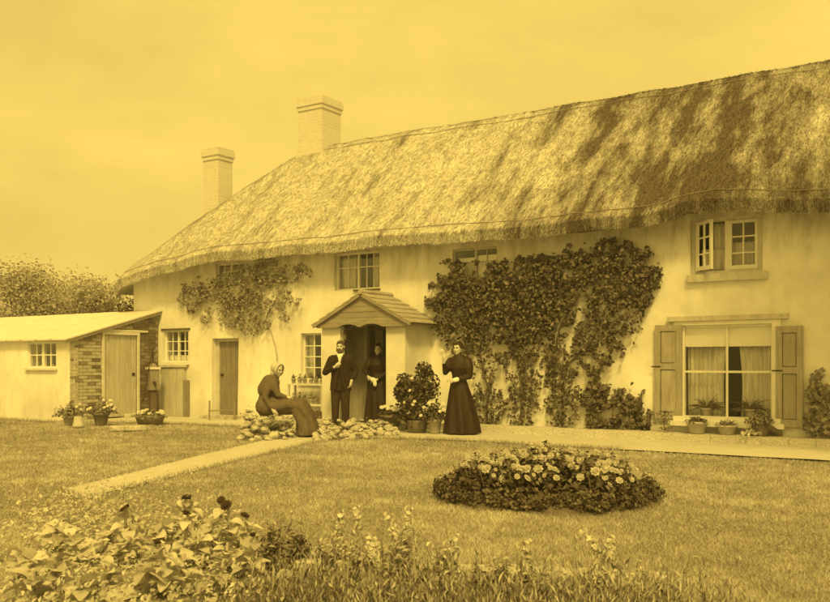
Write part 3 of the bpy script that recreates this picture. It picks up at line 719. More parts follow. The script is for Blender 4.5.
swn = MB(); swn.box((so0, SY+.03, sz0), (so0+.04, SY+.1, sz1)); swn.box((so1-.04, SY+.03, sz0), (so1, SY+.1, sz1)); swn.box((so0+.04, SY+.03, sz0), (so1-.04, SY+.1, sz0+.04)); swn.box((so0+.04, SY+.03, sz1-.04), (so1-.04, SY+.1, sz1)); swn.box(((so0+so1)/2-.04, SY+.03, sz0+.04), ((so0+so1)/2+.04, SY+.1, sz1-.04))
sww = swn.build('window', M['paint'], shed)
for f in (.25, .75): piece('glazing_bar', M['paint'], sww, (so0+(so1-so0)*f-.015, SY+.045, sz0+.04), (so0+(so1-so0)*f+.015, SY+.075, sz1-.04))
piece('glazing_bar', M['paint'], sww, (so0+.04, SY+.047, (sz0+sz1)/2-.015), (so1-.04, SY+.073, (sz0+sz1)/2+.015))
for k in range(4):
    for j in range(2): piece('pane', M['glass'], sww, (so0+.04+(so1-so0-.08)*k/4, SY+.058, sz0+.04+(sz1-sz0-.08)*j/2), (so0+.04+(so1-so0-.08)*(k+1)/4, SY+.062, sz0+.04+(sz1-sz0-.08)*(j+1)/2))
piece('sill', M['bar'], shed, (so0-.06, SY-.07, sz0-.05), (so1+.06, SY+.03, sz0-.003))
# roof of lapped sheets
nsh = 12; xw = fx0-1.3
for k in range(nsh):
    xa = SX+.1-(SX+.1-xw)*k/nsh; xb = SX+.1-(SX+.1-xw)*(k+1)/nsh-.03
    lift = .004*(k % 2); Y0, Y1 = SY-.16, .02 if xb > SL-.02 else .35
    A = [(xa, Y0, shz(Y0)+.02+lift), (xb, Y0, shz(Y0)+.02+lift), (xb, Y1, shz(Y1)+.02+lift), (xa, Y1, shz(Y1)+.02+lift)]
    if xb < SL+.05: A[2] = (xb, 0.0, shz(0)+.02+lift); A[3] = (xa, 0.0, shz(0)+.02+lift)
    g = MB(); g.add(A+[(x_, y_, z_+.03) for x_, y_, z_ in A], [(0, 1, 2, 3), (7, 6, 5, 4), (0, 4, 5, 1), (1, 5, 6, 2), (2, 6, 7, 3), (3, 7, 4, 0)]); g.build('roof_sheet', M['tin'], shed)
g = MB(); A = [(SX+.06, SY-.16, shz(SY-.16)-.05), (SX+.06, -.05, shz(-.05)-.05), (SX+.06, -.05, shz(-.05)+.02), (SX+.06, SY-.16, shz(SY-.16)+.02)]
g.add(A+[(x_+.03, y_, z_) for x_, y_, z_ in A], [(0, 1, 2, 3), (7, 6, 5, 4), (0, 4, 5, 1), (1, 5, 6, 2), (2, 6, 7, 3), (3, 7, 4, 0)]); g.build('verge_board', M['oak'], shed)
ORD = ('first', 'second', 'third', 'fourth', 'fifth', 'sixth', 'seventh', 'eighth', 'ninth', 'tenth')
# ================================================================== CLIMBERS ON THE WALL
def wall_cloud(ells, n, r, gate=.0, freq=.09):
    """points over patches of wall given as (cx, cy, rx, ry, weight) in photograph units, thinned by noise"""
    P = []
    area = np.array([e[2]*e[3]*e[4] for e in ells]); pr_ = area/area.sum()
    while len(P) < n:
        e = ells[r.choice(len(ells), p=pr_)]; an = r.random()*2*math.pi; q = math.sqrt(r.random())*1.3
        x = e[0]+e[2]*q*math.cos(an); y = e[1]+e[3]*q*math.sin(an)
        if vnoise((x, y, 0), freq, 4.2)+.55*vnoise((x, y, 3), freq*2.6, 8.1) < gate+(q-.75)*.8: continue
        P.append((x, y))
    return P
def climber(name, label, ells, n, size, mat, stems, r, out_=.24, gate=-.36, stemmat='bark', base=None):
    t = thing(name, label, 'climbing plant', base)
    P = []
    for x, y in wall_cloud(ells, n, r, gate):
        o = abs(r.normal(0, 1))*out_*.5+.03; p = onY(x, y, -min(o, out_*1.6)); P.append(tuple(p-Vector(base)))
    N = np.tile(np.array([[.15, -1., .45]]), (len(P), 1))
    leaves('foliage', P, N, size*r.uniform(.45, 1.0, len(P))**1.0*np.where(r.random(len(P)) < .25, 1.7, 1.15), M[mat], t, r)
    for st in stems:
        mb = MB(); pts = [onY(x, y, -.05-random.random()*.04)-Vector(base) for x, y in st[1]]
        # wander between the given points
        q = []
        for a_, b_ in zip(pts[:-1], pts[1:]):
            m = max(2, int((b_-a_).length/.1))
            for k in range(m): q.append(a_.lerp(b_, k/m)+Vector((random.uniform(-.018, .018), random.uniform(-.01, .01), random.uniform(-.01, .01))))
        q.append(pts[-1]); mb.tube(q, [st[0]*(1-.75*k/len(q)) for k in range(len(q))], 6); mb.build('stem', M[stemmat], t, True)
    return t
VB = Vector((wx(520), -.06, .11))
big = [(612, 274, 40, 28, 1.15), (598, 334, 24, 30, .75), (642, 285, 10, 24, .8), (575, 262, 16, 14, .8), (548, 296, 24, 34, 1.1), (500, 300, 58, 32, 1.5), (452, 292, 18, 26, 1.2), (520, 320, 40, 20, 1.0), (474, 294, 26, 8, .9), (530, 275, 34, 16, 1.05),
       (458, 330, 20, 20, .6), (482, 352, 15, 24, .45), (487, 405, 16, 20, .5), (522, 345, 22, 22, .5), (523, 388, 15, 36, .55), (562, 394, 15, 34, .65), (552, 345, 12, 25, .45), (470, 412, 8, 14, .5), (632, 320, 9, 20, .4)]
climber('climbing_vine', 'large dark leafy vine covering the wall between porch and shuttered window', big, 20000, .07, 'leaf',
        [(.03, [(521, 432), (523, 395), (516, 350), (500, 310), (470, 285)]), (.028, [(562, 433), (563, 390), (556, 340), (575, 290), (620, 268)]), (.022, [(487, 430), (488, 390), (478, 345), (455, 310)]), (.02, [(560, 370), (590, 345), (610, 300), (640, 275)]), (.018, [(516, 350), (540, 310), (560, 265)])], np.random.default_rng(11), base=VB)
low = [(597, 402, 14, 28, .9), (628, 408, 18, 24, .8), (612, 425, 30, 9, .8), (590, 390, 10, 14, .5), (640, 425, 9, 8, .6)]
climber('wall_shrub', 'knee-high leafy shrub against the wall beside the left shutter', low, 1900, .08, 'leaf', [(.014, [(600, 434), (598, 412), (590, 385)]), (.014, [(626, 435), (630, 412), (628, 395)]), (.01, [(612, 434), (614, 400)])], np.random.default_rng(12), base=Vector((wx(612), -.06, .11)), out_=.2, gate=-.05)['category'] = 'shrub'
pale = [(192, 294, 12, 15, 1.2), (215, 297, 22, 13, 1.1), (250, 285, 14, 17, .9), (266, 275, 16, 13, .7), (292, 274, 16, 9, .6), (285, 299, 17, 7, .6), (225, 318, 22, 7, .7), (250, 325, 16, 9, .9), (250, 305, 26, 12, .7), (282, 319, 6, 7, .6), (240, 297, 16, 12, .8), (225, 280, 14, 8, .4)]
climber('climbing_rose', 'paler thin climbing rose trained on the wall above the plank door', pale, 3600, .07, 'leafp',
        [(.012, [(281, 412), (279, 380), (276, 345), (266, 318), (245, 305), (215, 297), (188, 292)]), (.014, [(266, 318), (275, 300), (290, 276), (304, 270)]), (.012, [(262, 316), (252, 290), (262, 268)]), (.012, [(250, 310), (232, 320), (208, 318)])], np.random.default_rng(13), stemmat='palestem', base=Vector((wx(281), -.06, .0)), gate=-.3)
rt = [(816, 402, 8, 24, .9), (822, 390, 8, 16, .7), (812, 425, 7, 14, .8), (828, 412, 8, 24, .8)]
climber('wall_creeper', 'tall wispy creeper on the wall right of the right shutter', rt, 700, .075, 'leafp', [(.012, [(818, 445), (817, 415), (814, 385)]), (.01, [(824, 446), (826, 405)])], np.random.default_rng(14), base=Vector((wx(818), -.06, .11)), out_=.3)

# ================================================================== POTTED AND BEDDED PLANTS
def dome_points(n, rad, h, r, z0=0.0, shell=.55):
    d = r.normal(0, 1, (n, 3)); d[:, 2] = np.abs(d[:, 2]); d /= np.linalg.norm(d, axis=1)[:, None]
    q = (shell+(1-shell)*r.random(n))[:, None]*(.82+.25*np.sin(d[:, :1]*5+d[:, 1:2]*4+1.3))
    P = d*q*np.array([[rad, rad, h]]); P[:, 2] += z0; return P, d
def flower(name, c, rad, mat, parent, r, up=Vector((.2, -.8, .6)), n=9):
    """a rosette of petals"""
    up = up.normalized(); a = up.cross(Vector((0, 0, 1))).normalized(); b_ = up.cross(a); V = []; Fc = []; q = []
    for ring, (k, rr, lf) in enumerate(((n, 1.0, .1), (max(5, n-3), .6, .35))):
        for i in range(k):
            an = 2*math.pi*(i+.4*ring)/k+r.uniform(-.1, .1); d1 = a*math.cos(an)+b_*math.sin(an); sd_ = (a*-math.sin(an)+b_*math.cos(an))*rad*rr*.38
            base_ = len(V); V += [c+up*rad*.1, c+d1*rad*rr*.6+sd_+up*rad*lf, c+d1*rad*rr+up*rad*lf*1.2, c+d1*rad*rr*.6-sd_+up*rad*lf]
            Fc.append((base_, base_+1, base_+2, base_+3)); q.append(r.random())
    return mesh_obj(name, V, Fc, mat, parent, q)
def pot_shape(mb, rad, h):
    return mb.lathe([(rad*.66, 0), (rad*.72, h*.06), (rad*.93, h*.78), (rad*1.06, h*.79), (rad*1.08, h*.98), (rad*1.0, h), (rad*.9, h*.97), (rad*.86, h*.86), (.01, h*.85)], 18)
def potted(name, label, loc, rad, h, prad, ph, n, leaf, potmat, leafm, r, flowers=0, group=None, fr=.03, cat='potted plant', stems=True):
    t = thing(name, label, cat, loc, r.uniform(0, .3), group)
    pot_shape(MB(), rad, h).build('pot', M[potmat], t, True)
    P, d = dome_points(n, prad, ph, r, h*.9); leaves('foliage', P, d*np.array([[1, 1, .6]])+np.array([[0, 0, .4]]), r.uniform(leaf*.7, leaf*1.25, n), M[leafm], t, r)
    if stems:
        mb = MB()
        for k in range(6):
            an = r.uniform(0, 6.28); e = Vector((math.cos(an)*prad*.6, math.sin(an)*prad*.6, h+ph*r.uniform(.5, .85))); mb.tube([(0, 0, h*.8), (e.x*.4, e.y*.4, h+ph*.3), tuple(e)], [.008, .006, .004], 5)
        mb.build('stems', M['stem'], t, kind='stuff')
    for k in range(flowers):
        an = r.uniform(0, 6.28); e = r.uniform(.25, 1.0); d3 = Vector((math.cos(an)*math.cos(e)*prad, math.sin(an)*math.cos(e)*prad, math.sin(e)*ph+h*.9))*1.0
        flower('flower', d3+Vector((0, -.02, .02)), fr, M['petal'], t, r)
    return t
r = np.random.default_rng(21)
# beside the porch
p = onZ(417, 432.5, 0); bush = thing('tub_shrub', 'tall dark leafy bush in a tub at the porch corner beside the standing woman', 'shrub', (p.x, p.y, 0))
MB().lathe([(.16, 0), (.19, .2), (.2, .22), (.17, .21), (.02, .2)], 14).build('tub', M['darkpot'], bush, True)
Pb = []; Nb = []
for cx_, cz_, rx_, rz_, m in ((-.14, .62, .26, .42, 620), (.16, .8, .26, .36, 600), (-.02, .3, .34, .28, 420), (-.22, .85, .18, .22, 260), (.12, 1.1, .16, .16, 170), (-.3, .7, .12, .15, 80)):
    d = r.normal(0, 1, (m, 3)); d /= np.linalg.norm(d, axis=1)[:, None]; q = r.random(m)**.45
    Pb.append(d*q[:, None]*np.array([[rx_, .24, rz_]])+np.array([[cx_, 0, cz_]])); Nb.append(d)
Pb = np.concatenate(Pb); cs_, sn_ = math.cos(YAW), math.sin(YAW); Pb = Pb @ np.array([[cs_, sn_, 0], [-sn_, cs_, 0], [0, 0, 1]])
leaves('foliage', Pb, np.concatenate(Nb), r.uniform(.05, .1, len(Pb)), M['leafd'], bush, r)
mb = MB()
for k in range(7): mb.tube([(0, 0, .15), (random.uniform(-.1, .1), random.uniform(-.08, .08), .5), (random.uniform(-.25, .25), random.uniform(-.15, .15), 1.0)], [.016, .012, .005], 5)
mb.build('branches', M['bark'], bush, kind='stuff')
for k in range(9): flower('flower', Vector((random.uniform(-.28, .3), -.24, random.uniform(.3, 1.0))), .035, M['petal'], bush, r)
potted('flower_pot', 'pale terracotta pot of leafy geranium standing at the right woman\'s feet', tuple(onZ(435, 433.5, 0)), .12, .26, .25, .34, 420, .07, 'terra', 'leafd', r, 10, fr=.035)
potted('flower_pot', 'dark round pot of trailing flowers on the stones below the porch doorway', tuple(onZ(391, 428, .04)), .19, .24, .25, .2, 330, .07, 'darkpot', 'leafd', r, 9, fr=.04)
# wooden trough left of the man
q = onZ(323, 424, 0); tr_ = thing('plant_trough', 'low dark trough of small plants at the man\'s right side by the wall', 'planter', (q.x, q.y, 0), R(4))
tb = MB(); tb.box((-.28, -.12, 0), (.28, -.095, .26)); tb.box((-.28, .095, 0), (.28, .12, .26)); tb.box((-.28, -.095, 0), (-.255, .095, .26)); tb.box((.255, -.095, 0), (.28, .095, .26)); tb.box((-.255, -.095, .02), (.255, .095, .2)); tb.build('trough', M['darkwood'], tr_)
P, d = dome_points(240, .28, .14, r, .2); P[:, 1] *= .5; leaves('foliage', P, d, r.uniform(.03, .07, 240), M['leafm'], tr_, r)
# pots under the big window, on the ledge
def lz(x, y): 
    p = onY(x, y, -.28); return (p.x, -.28, .116)
potted('flower_pot', 'broad pale pot of low bedding plants, leftmost under the big window', lz(697, 436), .16, .19, .2, .1, 260, .045, 'palepot', 'leafd', r, 5, fr=.025)
potted('flower_pot', 'squat pale pot with sparse plants, middle one under the big window', lz(727, 440), .15, .15, .19, .1, 160, .045, 'palepot', 'leafm', r, 4, fr=.025)
t = thing('root_planter', 'gnarled tree-stump planter with drooping leaves below the big window', 'planter', lz(759, 444), .4)
mb = MB(); mb.chain([(0, 0, .05), (.0, 0, .2)], [.13, .1]); mb.chain([(.0, 0, .2), (.16, .02, .12), (.3, .02, .03)], [.07, .055, .05]); mb.chain([(0, 0, .12), (-.14, 0, .04)], [.07, .05]); mb.fused('stump', M['bark'], t, .014)
P, d = dome_points(320, .24, .17, r, .2); leaves('foliage', P, d, r.uniform(.04, .08, 320), M['leafm'], t, r)
P, d = dome_points(90, .16, .12, r, .03); P += np.array([[-.12, -.1, 0]]); leaves('trailing_leaves', P, d, r.uniform(.05, .09, 90), M['leafb'], t, r)
# little conifer-like sprig by the left shutter
t = thing('sapling', 'tiny upright sapling growing at the wall foot under the left shutter', 'plant', lz(664, 436))
MB().tube([(0, 0, 0), (.01, 0, .32)], [.008, .004], 5).build('stem', M['stem'], t); P = r.normal(0, 1, (130, 3))*np.array([[.06, .05, .02]]); P[:, 2] += r.choice([.06, .13, .2, .27, .32], 130); leaves('foliage', P, np.tile([[0, -.5, 1.]], (130, 1)), r.uniform(.03, .05, 130), M['leafd'], t, r)
# two strap-leaved house plants behind the big window
a, b, c, d_ = BIG
for x, lab in ((a+(c-a)*.26, 'spiky strap-leaved house plant in the left half of the big window'), (a+(c-a)*.73, 'bushy strap-leaved house plant in the right half of the big window')):
    t = thing('house_plant', lab, 'house plant', (x, .115, b+.065)); pot_shape(MB(), .075, .12).build('pot', M['palepot'], t, True)
    V = []; Fc = []; qv = []
    for k in range(46):
        an = r.uniform(0, 6.28); L = r.uniform(.2, .4); el = r.uniform(.1, 1.3); dx, dy = math.cos(an), math.sin(an)*.18; base_ = len(V)
        for i in range(6):
            u = i/5; px_ = dx*L*u*math.cos(el)*1.35; pz = .12+L*(u*math.sin(el)-u*u*.55*(1-math.sin(el)*.4)); wv = .016*(1-u*.9)
            V += [(px_, dy*L*u-.01, pz+wv), (px_, dy*L*u-.01, pz-wv)]
        for i in range(5): Fc.append((base_+2*i, base_+2*i+1, base_+2*i+3, base_+2*i+2)); qv.append(r.random())
    mesh_obj('foliage', V, Fc, M['leafd'], t, qv, kind='stuff')
# ---- plant stage with two shelves under the middle window
s0, s1 = wx(291, -.3), wx(326, -.3)
st = thing('plant_stand', 'two-tier wooden plant stand under the small ground-floor window by the porch', 'plant stand', ((s0+s1)/2, -.3, 0)); hw = (s1-s0)/2
for z in (.36, .78): piece('shelf', M['bar'], st, (-hw, -.13, z), (hw, .13, z+.035))
for sx in (-1, 1):
    for yy in (-.1, .1): piece('leg', M['oldpaint'], st, (sx*(hw-.03)-.02, yy-.02, -.004), (sx*(hw-.03)+.02, yy+.02, .359 if yy < 0 else .779))
    piece('leg', M['oldpaint'], st, (sx*(hw-.03)-.018, -.118, .396), (sx*(hw-.03)+.018, -.082, .779))
for row, z, lab in ((0, .815, 'upper'), (1, .395, 'lower')):
    for k in range(6):
        potted('seedling_pot', '%s small potted seedling from the left on the %s shelf of the plant stand' % (ORD[k], lab), ((s0+s1)/2-hw+.09+k*(2*hw-.18)/5, -.32+.02*(k % 2), z), .05, .1, .06, r.uniform(.1, .17), 34, .05, ('terra', 'palepot')[k % 2], 'leafm', r, 0, 'seedling pots on the stand', stems=False)
# ---- pots by the shed
potted('flower_pot', 'dark pot of bushy flowers in front of the shed door', tuple(onZ(101, 425, 0)), .16, .25, .3, .32, 420, .07, 'darkpot', 'leafm', r, 12, fr=.035)
potted('flower_pot', 'faint sprawling potted plant furthest left near the shed corner', tuple(onZ(70, 425, 0)), .14, .18, .32, .3, 360, .07, 'terra', 'leafp', r, 4, fr=.035)
mbp = thing('upturned_pot', 'small upturned pot between the two pot plants by the shed', 'pot', tuple(onZ(78, 427, 0))); MB().lathe([(.11, 0), (.105, .04), (.095, .045), (.07, .2), (.065, .205), (.02, .205)], 16).build('pot', M['palepot'], mbp, True)
t = thing('flower_tub', 'long dark tub heaped with pale flowers below the pump', 'planter', tuple(onZ(150, 424, 0)), R(33)); MB().loft([((0, 0, 0), .25, .16), ((0, 0, .14), .3, .19), ((0, 0, .17), .31, .2), ((0, 0, .15), .26, .16)], 18).build('tub', M['darkpot'], t, True)
P, d = dome_points(300, .34, .17, r, .12); leaves('foliage', P, d, r.uniform(.04, .08, 300), M['leafm'], t, r)
for k in range(16): flower('flower', Vector((r.uniform(-.3, .3), r.uniform(-.2, .05), .2+r.uniform(0, .1))), .045, M['petal'], t, r, Vector((0, -.5, .9)))
# stone slabs in front of the shed
for (xa, ya, lab) in ((125, 417, 'grey stone step below the shed door'), (128, 430, 'pale flat slab lying on the grass edge by the shed')):
    q = onZ(xa, ya, 0); o = tag(MB().box((-.32, -.16, 0), (.32, .16, .09)).build('stone_slab', M['stone']), lab, 'slab'); o.location = (q.x, q.y, -.01); o.rotation_euler = (0, 0, R(52))
    bv = o.modifiers.new('b', 'BEVEL'); bv.width = .02; bv.segments = 2
# ---- pump beside the shed door
q = onX(153, 410, SX+.35); pu = thing('water_pump', 'old hand pump with a long curved handle standing against the brick wall', 'pump', (q.x, q.y, 0), R(60))
MB().box((-.075, -.075, 0), (.075, .075, .62)).build('pump_post', M['darkwood'], pu); MB().box((-.12, -.12, .62), (.12, .12, 1.1)).build('pump_head', M['oak'], pu); MB().box((-.15, -.15, 1.1), (.15, .15, 1.15)).build('cap', M['bar'], pu)
MB().lathe([(.11, 0), (.07, .06), (.02, .1)], 10, (0, 0, 1.15)).build('finial', M['oak'], pu)
MB().tube([(0, -.1, .8), (0, -.22, .8), (0, -.27, .74)], [.03, .03, .028], 8).build('spout', M['iron'], pu, True)
MB().tube([(-.02, -.05, 1.48), (-.08, -.13, 1.32), (-.15, -.22, 1.05), (-.2, -.3, .75), (-.24, -.37, .5), (-.31, -.42, .4)], [.014, .017, .018, .018, .018, .02], 8).build('handle', M['iron'], pu, True)
MB().tube([(0, 0, 1.2), (0, 0, 1.6)], [.015, .012], 6).build('pump_rod', M['iron'], pu)
# stake with a small rose by the plank door
for (xx, yy, hh, lab) in ((199, 416, .62, 'small staked rose between the boarded hatch and the plank door'), (246, 417, .75, 'leafy bush at the right side of the plank door'), (262, 413, .6, 'pale bushy plant behind the seated woman')):
    q = onZ(xx, yy, 0); t = thing('staked_rose' if xx < 220 else 'garden_bush', lab, 'rose' if xx < 220 else 'bush', (q.x, q.y, 0))
    if xx < 220:
        MB().tube([(0, 0, 0), (.01, 0, hh)], .016, 6).build('stake', M['oak'], t); m_ = 110
        P = r.normal(0, 1, (m_, 3))*np.array([[.11, .08, .07]])+np.array([[0, 0, hh]]); leaves('foliage', P, P-np.array([[0, 0, hh]]), r.uniform(.04, .07, m_), M['leafd'], t, r)
    else:
        mb = MB()
        for k in range(6): mb.tube([(0, 0, 0), (random.uniform(-.2, .2), random.uniform(-.1, .1), hh*random.uniform(.7, 1))], [.012, .005], 5)
        mb.build('stems', M['stem'], t, kind='stuff'); m_ = 420; P, d = dome_points(m_, .3, hh, r, .03, .3); leaves('foliage', P, d, r.uniform(.04, .08, m_), M['leafm' if xx < 255 else 'leafp'], t, r)
q = onZ(222, 420, 0); t = thing('seat_frame', 'low rough wooden frame on the grass before the plank door', 'frame', (q.x, q.y, 0), R(30))
for sx in (-.28, .28): MB().tube([(sx, 0, 0), (sx*.98, 0, .42)], .02, 6).build('leg', M['oak'], t)
MB().tube([(-.3, 0, .2), (.3, 0, .21)], .014, 6).build('rail', M['oak'], t)

# ================================================================== ROCKERIES
STONES = []
for k in range(7):
    bm = bmesh.new(); bmesh.ops.create_icosphere(bm, subdivisions=2, radius=.5)
    for v in bm.verts:
        n_ = v.co.normalized(); v.co *= 1+.3*vnoise(tuple(n_*1.0), 1.6, k*3.3)+.12*vnoise(tuple(n_), 4, k*2.2)
        v.co.z *= .72
    me = bpy.data.meshes.new('stone'); bm.to_mesh(me); bm.free(); me.materials.append(M['stone']); STONES.append(me)
def rockery(label, poly, n, loc_px, hmax, r):
    o0 = onZ(*loc_px, 0); t = thing('rockery', label, 'rockery', (o0.x, o0.y, -.02))
    placed = []
    tries = 0
    while len(placed) < n and tries < 6000:
        tries += 1
        u, v = r.random(), r.random()
        (xa, ya), (xb, yb), (xc, yc), (xd, yd) = poly
        x = (xa+(xb-xa)*u)*(1-v)+(xd+(xc-xd)*u)*v; y = (ya+(yb-ya)*u)*(1-v)+(yd+(yc-yd)*u)*v
        g = onZ(x, y, 0); s_ = r.uniform(.08, .22); z = hmax*(v**.8)*r.uniform(.6, 1)
        c = Vector((g.x, g.y, z))
        if any((c-p).length < (s_+q_)*.40 for p, q_ in placed): continue
        placed.append((c, s_))
        o = bpy.data.objects.new('stone', STONES[int(r.integers(7))]); COL.objects.link(o); o.parent = t; o.location = c-o0+Vector((0, 0, .02)); o.scale = (s_, s_*r.uniform(.7, 1), s_*r.uniform(.6, .95)); o.rotation_euler = (r.uniform(-.4, .4), r.uniform(-.4, .4), r.uniform(0, 6.28))
    # earth between the stones
    V = []; ng = 12
    for j in range(ng+1):
        for i in range(ng+1):
            u, v = i/ng, j/ng; (xa, ya), (xb, yb), (xc, yc), (xd, yd) = poly
            x = (xa+(xb-xa)*u)*(1-v)+(xd+(xc-xd)*u)*v; y = (ya+(yb-ya)*u)*(1-v)+(yd+(yc-yd)*u)*v
            g = onZ(x, y, 0); e = min(u, 1-u, v+.05, 1-v)*8
            V.append((g.x-o0.x, g.y-o0.y, max(-.03, (hmax*v**.8*.75)*min(1, e)+.02*vnoise((x, y, 0), .2, 5)-.02)))
    Fc = [(j*(ng+1)+i, j*(ng+1)+i+1, (j+1)*(ng+1)+i+1, (j+1)*(ng+1)+i) for j in range(ng) for i in range(ng)]
    mesh_obj('earth', V, Fc, M['soil'], t, None, True)
    P = np.array([tuple(p-o0) for p, q_ in placed]); k_ = len(P); idx = r.integers(0, max(2, k_//2), 1100); Q = P[idx]+r.normal(0, .075, (1100, 3))*np.array([[1, 1, .6]]); leaves('rock_plants', Q, np.tile([[0, -.4, 1.]], (1100, 1)), r.uniform(.02, .06, 1100), M['leafm'], t, r)
    return t
rockery('low bank of pale rough stones before the porch step', [(312, 441), (396, 436), (392, 428), (318, 430)], 85, (355, 436), .2, r)
rockery('stony bank the seated woman rests on, left of the path', [(238, 441), (292, 439), (292, 424), (246, 426)], 75, (266, 436), .33, r)

# ================================================================== ROUND FLOWER BED
bc = dep(545, 8.35); bc.z = 0
mb = MB(); V = [(bc.x, bc.y, .15)]; Fc = []; nn = 40
rings = [(.25, .15), (.5, .12), (.75, .07), (.95, .03), (1.06, -.035)]
for q_, z in rings:
    for k in range(nn): an = 2*math.pi*k/nn; V.append((bc.x+q_*math.cos(an)*(1+.03*math.sin(an*3)), bc.y+q_*math.sin(an), z+.012*vnoise((k, q_*9, 0), .7, 2)))
for k in range(nn): Fc.append((0, 1+k, 1+(k+1) % nn))
for i in range(len(rings)-1):
    for k in range(nn): Fc.append((1+i*nn+k, 1+(i+1)*nn+k, 1+(i+1)*nn+(k+1) % nn, 1+i*nn+(k+1) % nn))
fb = mesh_obj('flower_bed_soil', V, Fc, M['soil'], None, None, True); fb['kind'] = 'structure'
edge_protos = []
for k in range(3):
    n = 330; P, d = dome_points(n, .115, .13, r, .0, .4); Vv, Ff, qq = leaf_arrays(P, d, r.uniform(.02, .045, n), r); me = fast_mesh('foliage', Vv, Ff, 3); me.materials.append(M['leafd']); a_ = me.attributes.new('rnd', 'FLOAT', 'FACE'); a_.data.foreach_set('value', qq.astype(np.float32)); edge_protos.append(me)
for k in range(52):
    an = 2*math.pi*k/52; q_ = .93+r.uniform(-.05, .05)
    o = bpy.data.objects.new('edging_plant', edge_protos[k % 3]); COL.objects.link(o); o.location = (bc.x+q_*math.cos(an), bc.y+q_*math.sin(an), .02); o.rotation_euler = (0, 0, r.uniform(0, 6.28)); s_ = r.uniform(.75, 1.3); o.scale = (s_, s_, s_*r.uniform(.8, 1.2))
    tag(o, 'low dark cushion plant in the edging ring of the round flower bed', 'edging plant', 'edging plants round the flower bed')
protos = []
for k in range(4):
    t = thing('begonia', 'leafy plant with pale rosette flowers massed in the middle of the round bed', 'bedding plant', (0, 0, -50), 0, 'flowering plants in the round bed')
    n = 190; P, d = dome_points(n, .17, .25, r, .03, .4); leaves('foliage', P, d*np.array([[.7, .7, 1]])+np.array([[0, 0, .4]]), r.uniform(.03, .075, n), M['leafd'], t, r, .75)
    mb = MB()
    for j in range(4): mb.tube([(0, 0, -.02), (r.uniform(-.1, .1), r.uniform(-.1, .1), .22)], [.008, .005], 5)
    mb.build('stems', M['stem'], t, kind='stuff')
    for j in range((5, 6, 4, 5)[k]):
        an = r.uniform(-2.6, .6); e = r.uniform(.35, 1.2); flower('flower', Vector((math.cos(an)*math.cos(e)*.15, math.sin(an)*math.cos(e)*.15, .04+math.sin(e)*.25)), r.uniform(.018, .046), M['petalb'], t, r, Vector((math.cos(an)*.6, math.sin(an)*.6-.3, .7)), 8)
    protos.append(t)
spots = [(0, 0)]
for rr_, c_ in ((.2, 6), (.4, 12), (.58, 18), (.74, 20)): spots += [(rr_*math.cos(2*math.pi*k/c_+rr_*3)+r.uniform(-.04, .04), rr_*math.sin(2*math.pi*k/c_+rr_*3)+r.uniform(-.04, .04)) for k in range(c_)]
for k, (dx, dy) in enumerate(spots):
    # the near side of the bed is left half bare
    toward = -(dx*FWD.x+dy*FWD.y)
    if toward > .62 and k % 3: continue
    o = protos[k] if k < 4 else copy_tree(protos[k % 4]); q_ = math.hypot(dx, dy); o.location = (bc.x+dx, bc.y+dy, .13-.14*q_*q_); o.rotation_euler = (0, 0, r.uniform(-.7, .7)); s_ = r.uniform(.8, 1.12)*(1.2-.38*q_); o.scale = (s_, s_, s_*1.1)

# ================================================================== FOREGROUND BORDER
# one broad leaf, curved and notched, shared by all plants
def broad_leaf(r, wavy=.1):
    V = []; Fc = []; q_ = []; n = 6
    for i in range(n+1):
        u = i/n; wv = math.sin(math.pi*min(1, u*.92+.06))**.8*.42*(1-.25*u); z = .16*math.sin(u*2.2)-.32*u*u
        for j in (-1, -.5, 0, .5, 1): V.append((j*wv, u, z+.10*abs(j)*wv*2+wavy*.25*math.sin(u*9+j*3)*abs(j)))
    for i in range(n):
        for j in range(4): k = i*5+j; Fc.append((k, k+1, k+6, k+5)); q_.append(.5)
    me = bpy.data.meshes.new('leaf'); me.from_pydata(V, [], Fc); me.update(); me.materials.append(M['leafb']); a_ = me.attributes.new('rnd', 'FLOAT', 'FACE'); a_.data.foreach_set('value', np.array([r.uniform(.1, 1)]*len(Fc), dtype=np.float32)); me.polygons.foreach_set('use_smooth', [True]*len(Fc)); return me
LEAF = [broad_leaf(r) for _ in range(6)]
def sunflower(loc, h, nl, ls, heads, lab, r):
    t = thing('sunflower', lab, 'plant', loc, 0, 'broad-leaved plants in the near left border')
    lean = Vector((r.uniform(-.08, .08), r.uniform(-.08, .08), 0))
    MB().tube([(0, 0, -.02), tuple(lean*.5+Vector((0, 0, h*.5))), tuple(lean+Vector((0, 0, h)))], [.016, .013, .009], 6).build('stem', M['palestem'], t)
    for k in range(nl):
        u = .15+.8*k/nl; o = bpy.data.objects.new('leaf', LEAF[int(r.integers(6))]); COL.objects.link(o); o.parent = t; o.location = lean*u+Vector((0, 0, h*u)); s_ = ls*(1.15-.55*u)*r.uniform(.8, 1.2)
        o.scale = (s_, s_, s_); o.rotation_euler = (r.uniform(-.6, .7), r.uniform(-.6, .6), k*2.4+r.uniform(-.5, .5))
    if heads:
        c = lean+Vector((0, -.015, h+.015)); fh = flower('flower_head', c, r.uniform(.026, .042), M['darkflower'], t, r, Vector((r.uniform(-.5, .5), r.uniform(-1, .2), r.uniform(.4, 1))), 11); MB().ell(tuple(c), (.016, .016, .012), None, 8, 6).build('seed_disc', M['darkflower'], t, True)
    return t
heads_px = [(172, 497), (200, 497), (183, 510), (217, 501), (233, 503), (245, 516), (125, 508), (140, 505), (172, 541), (250, 533)]
k = 0
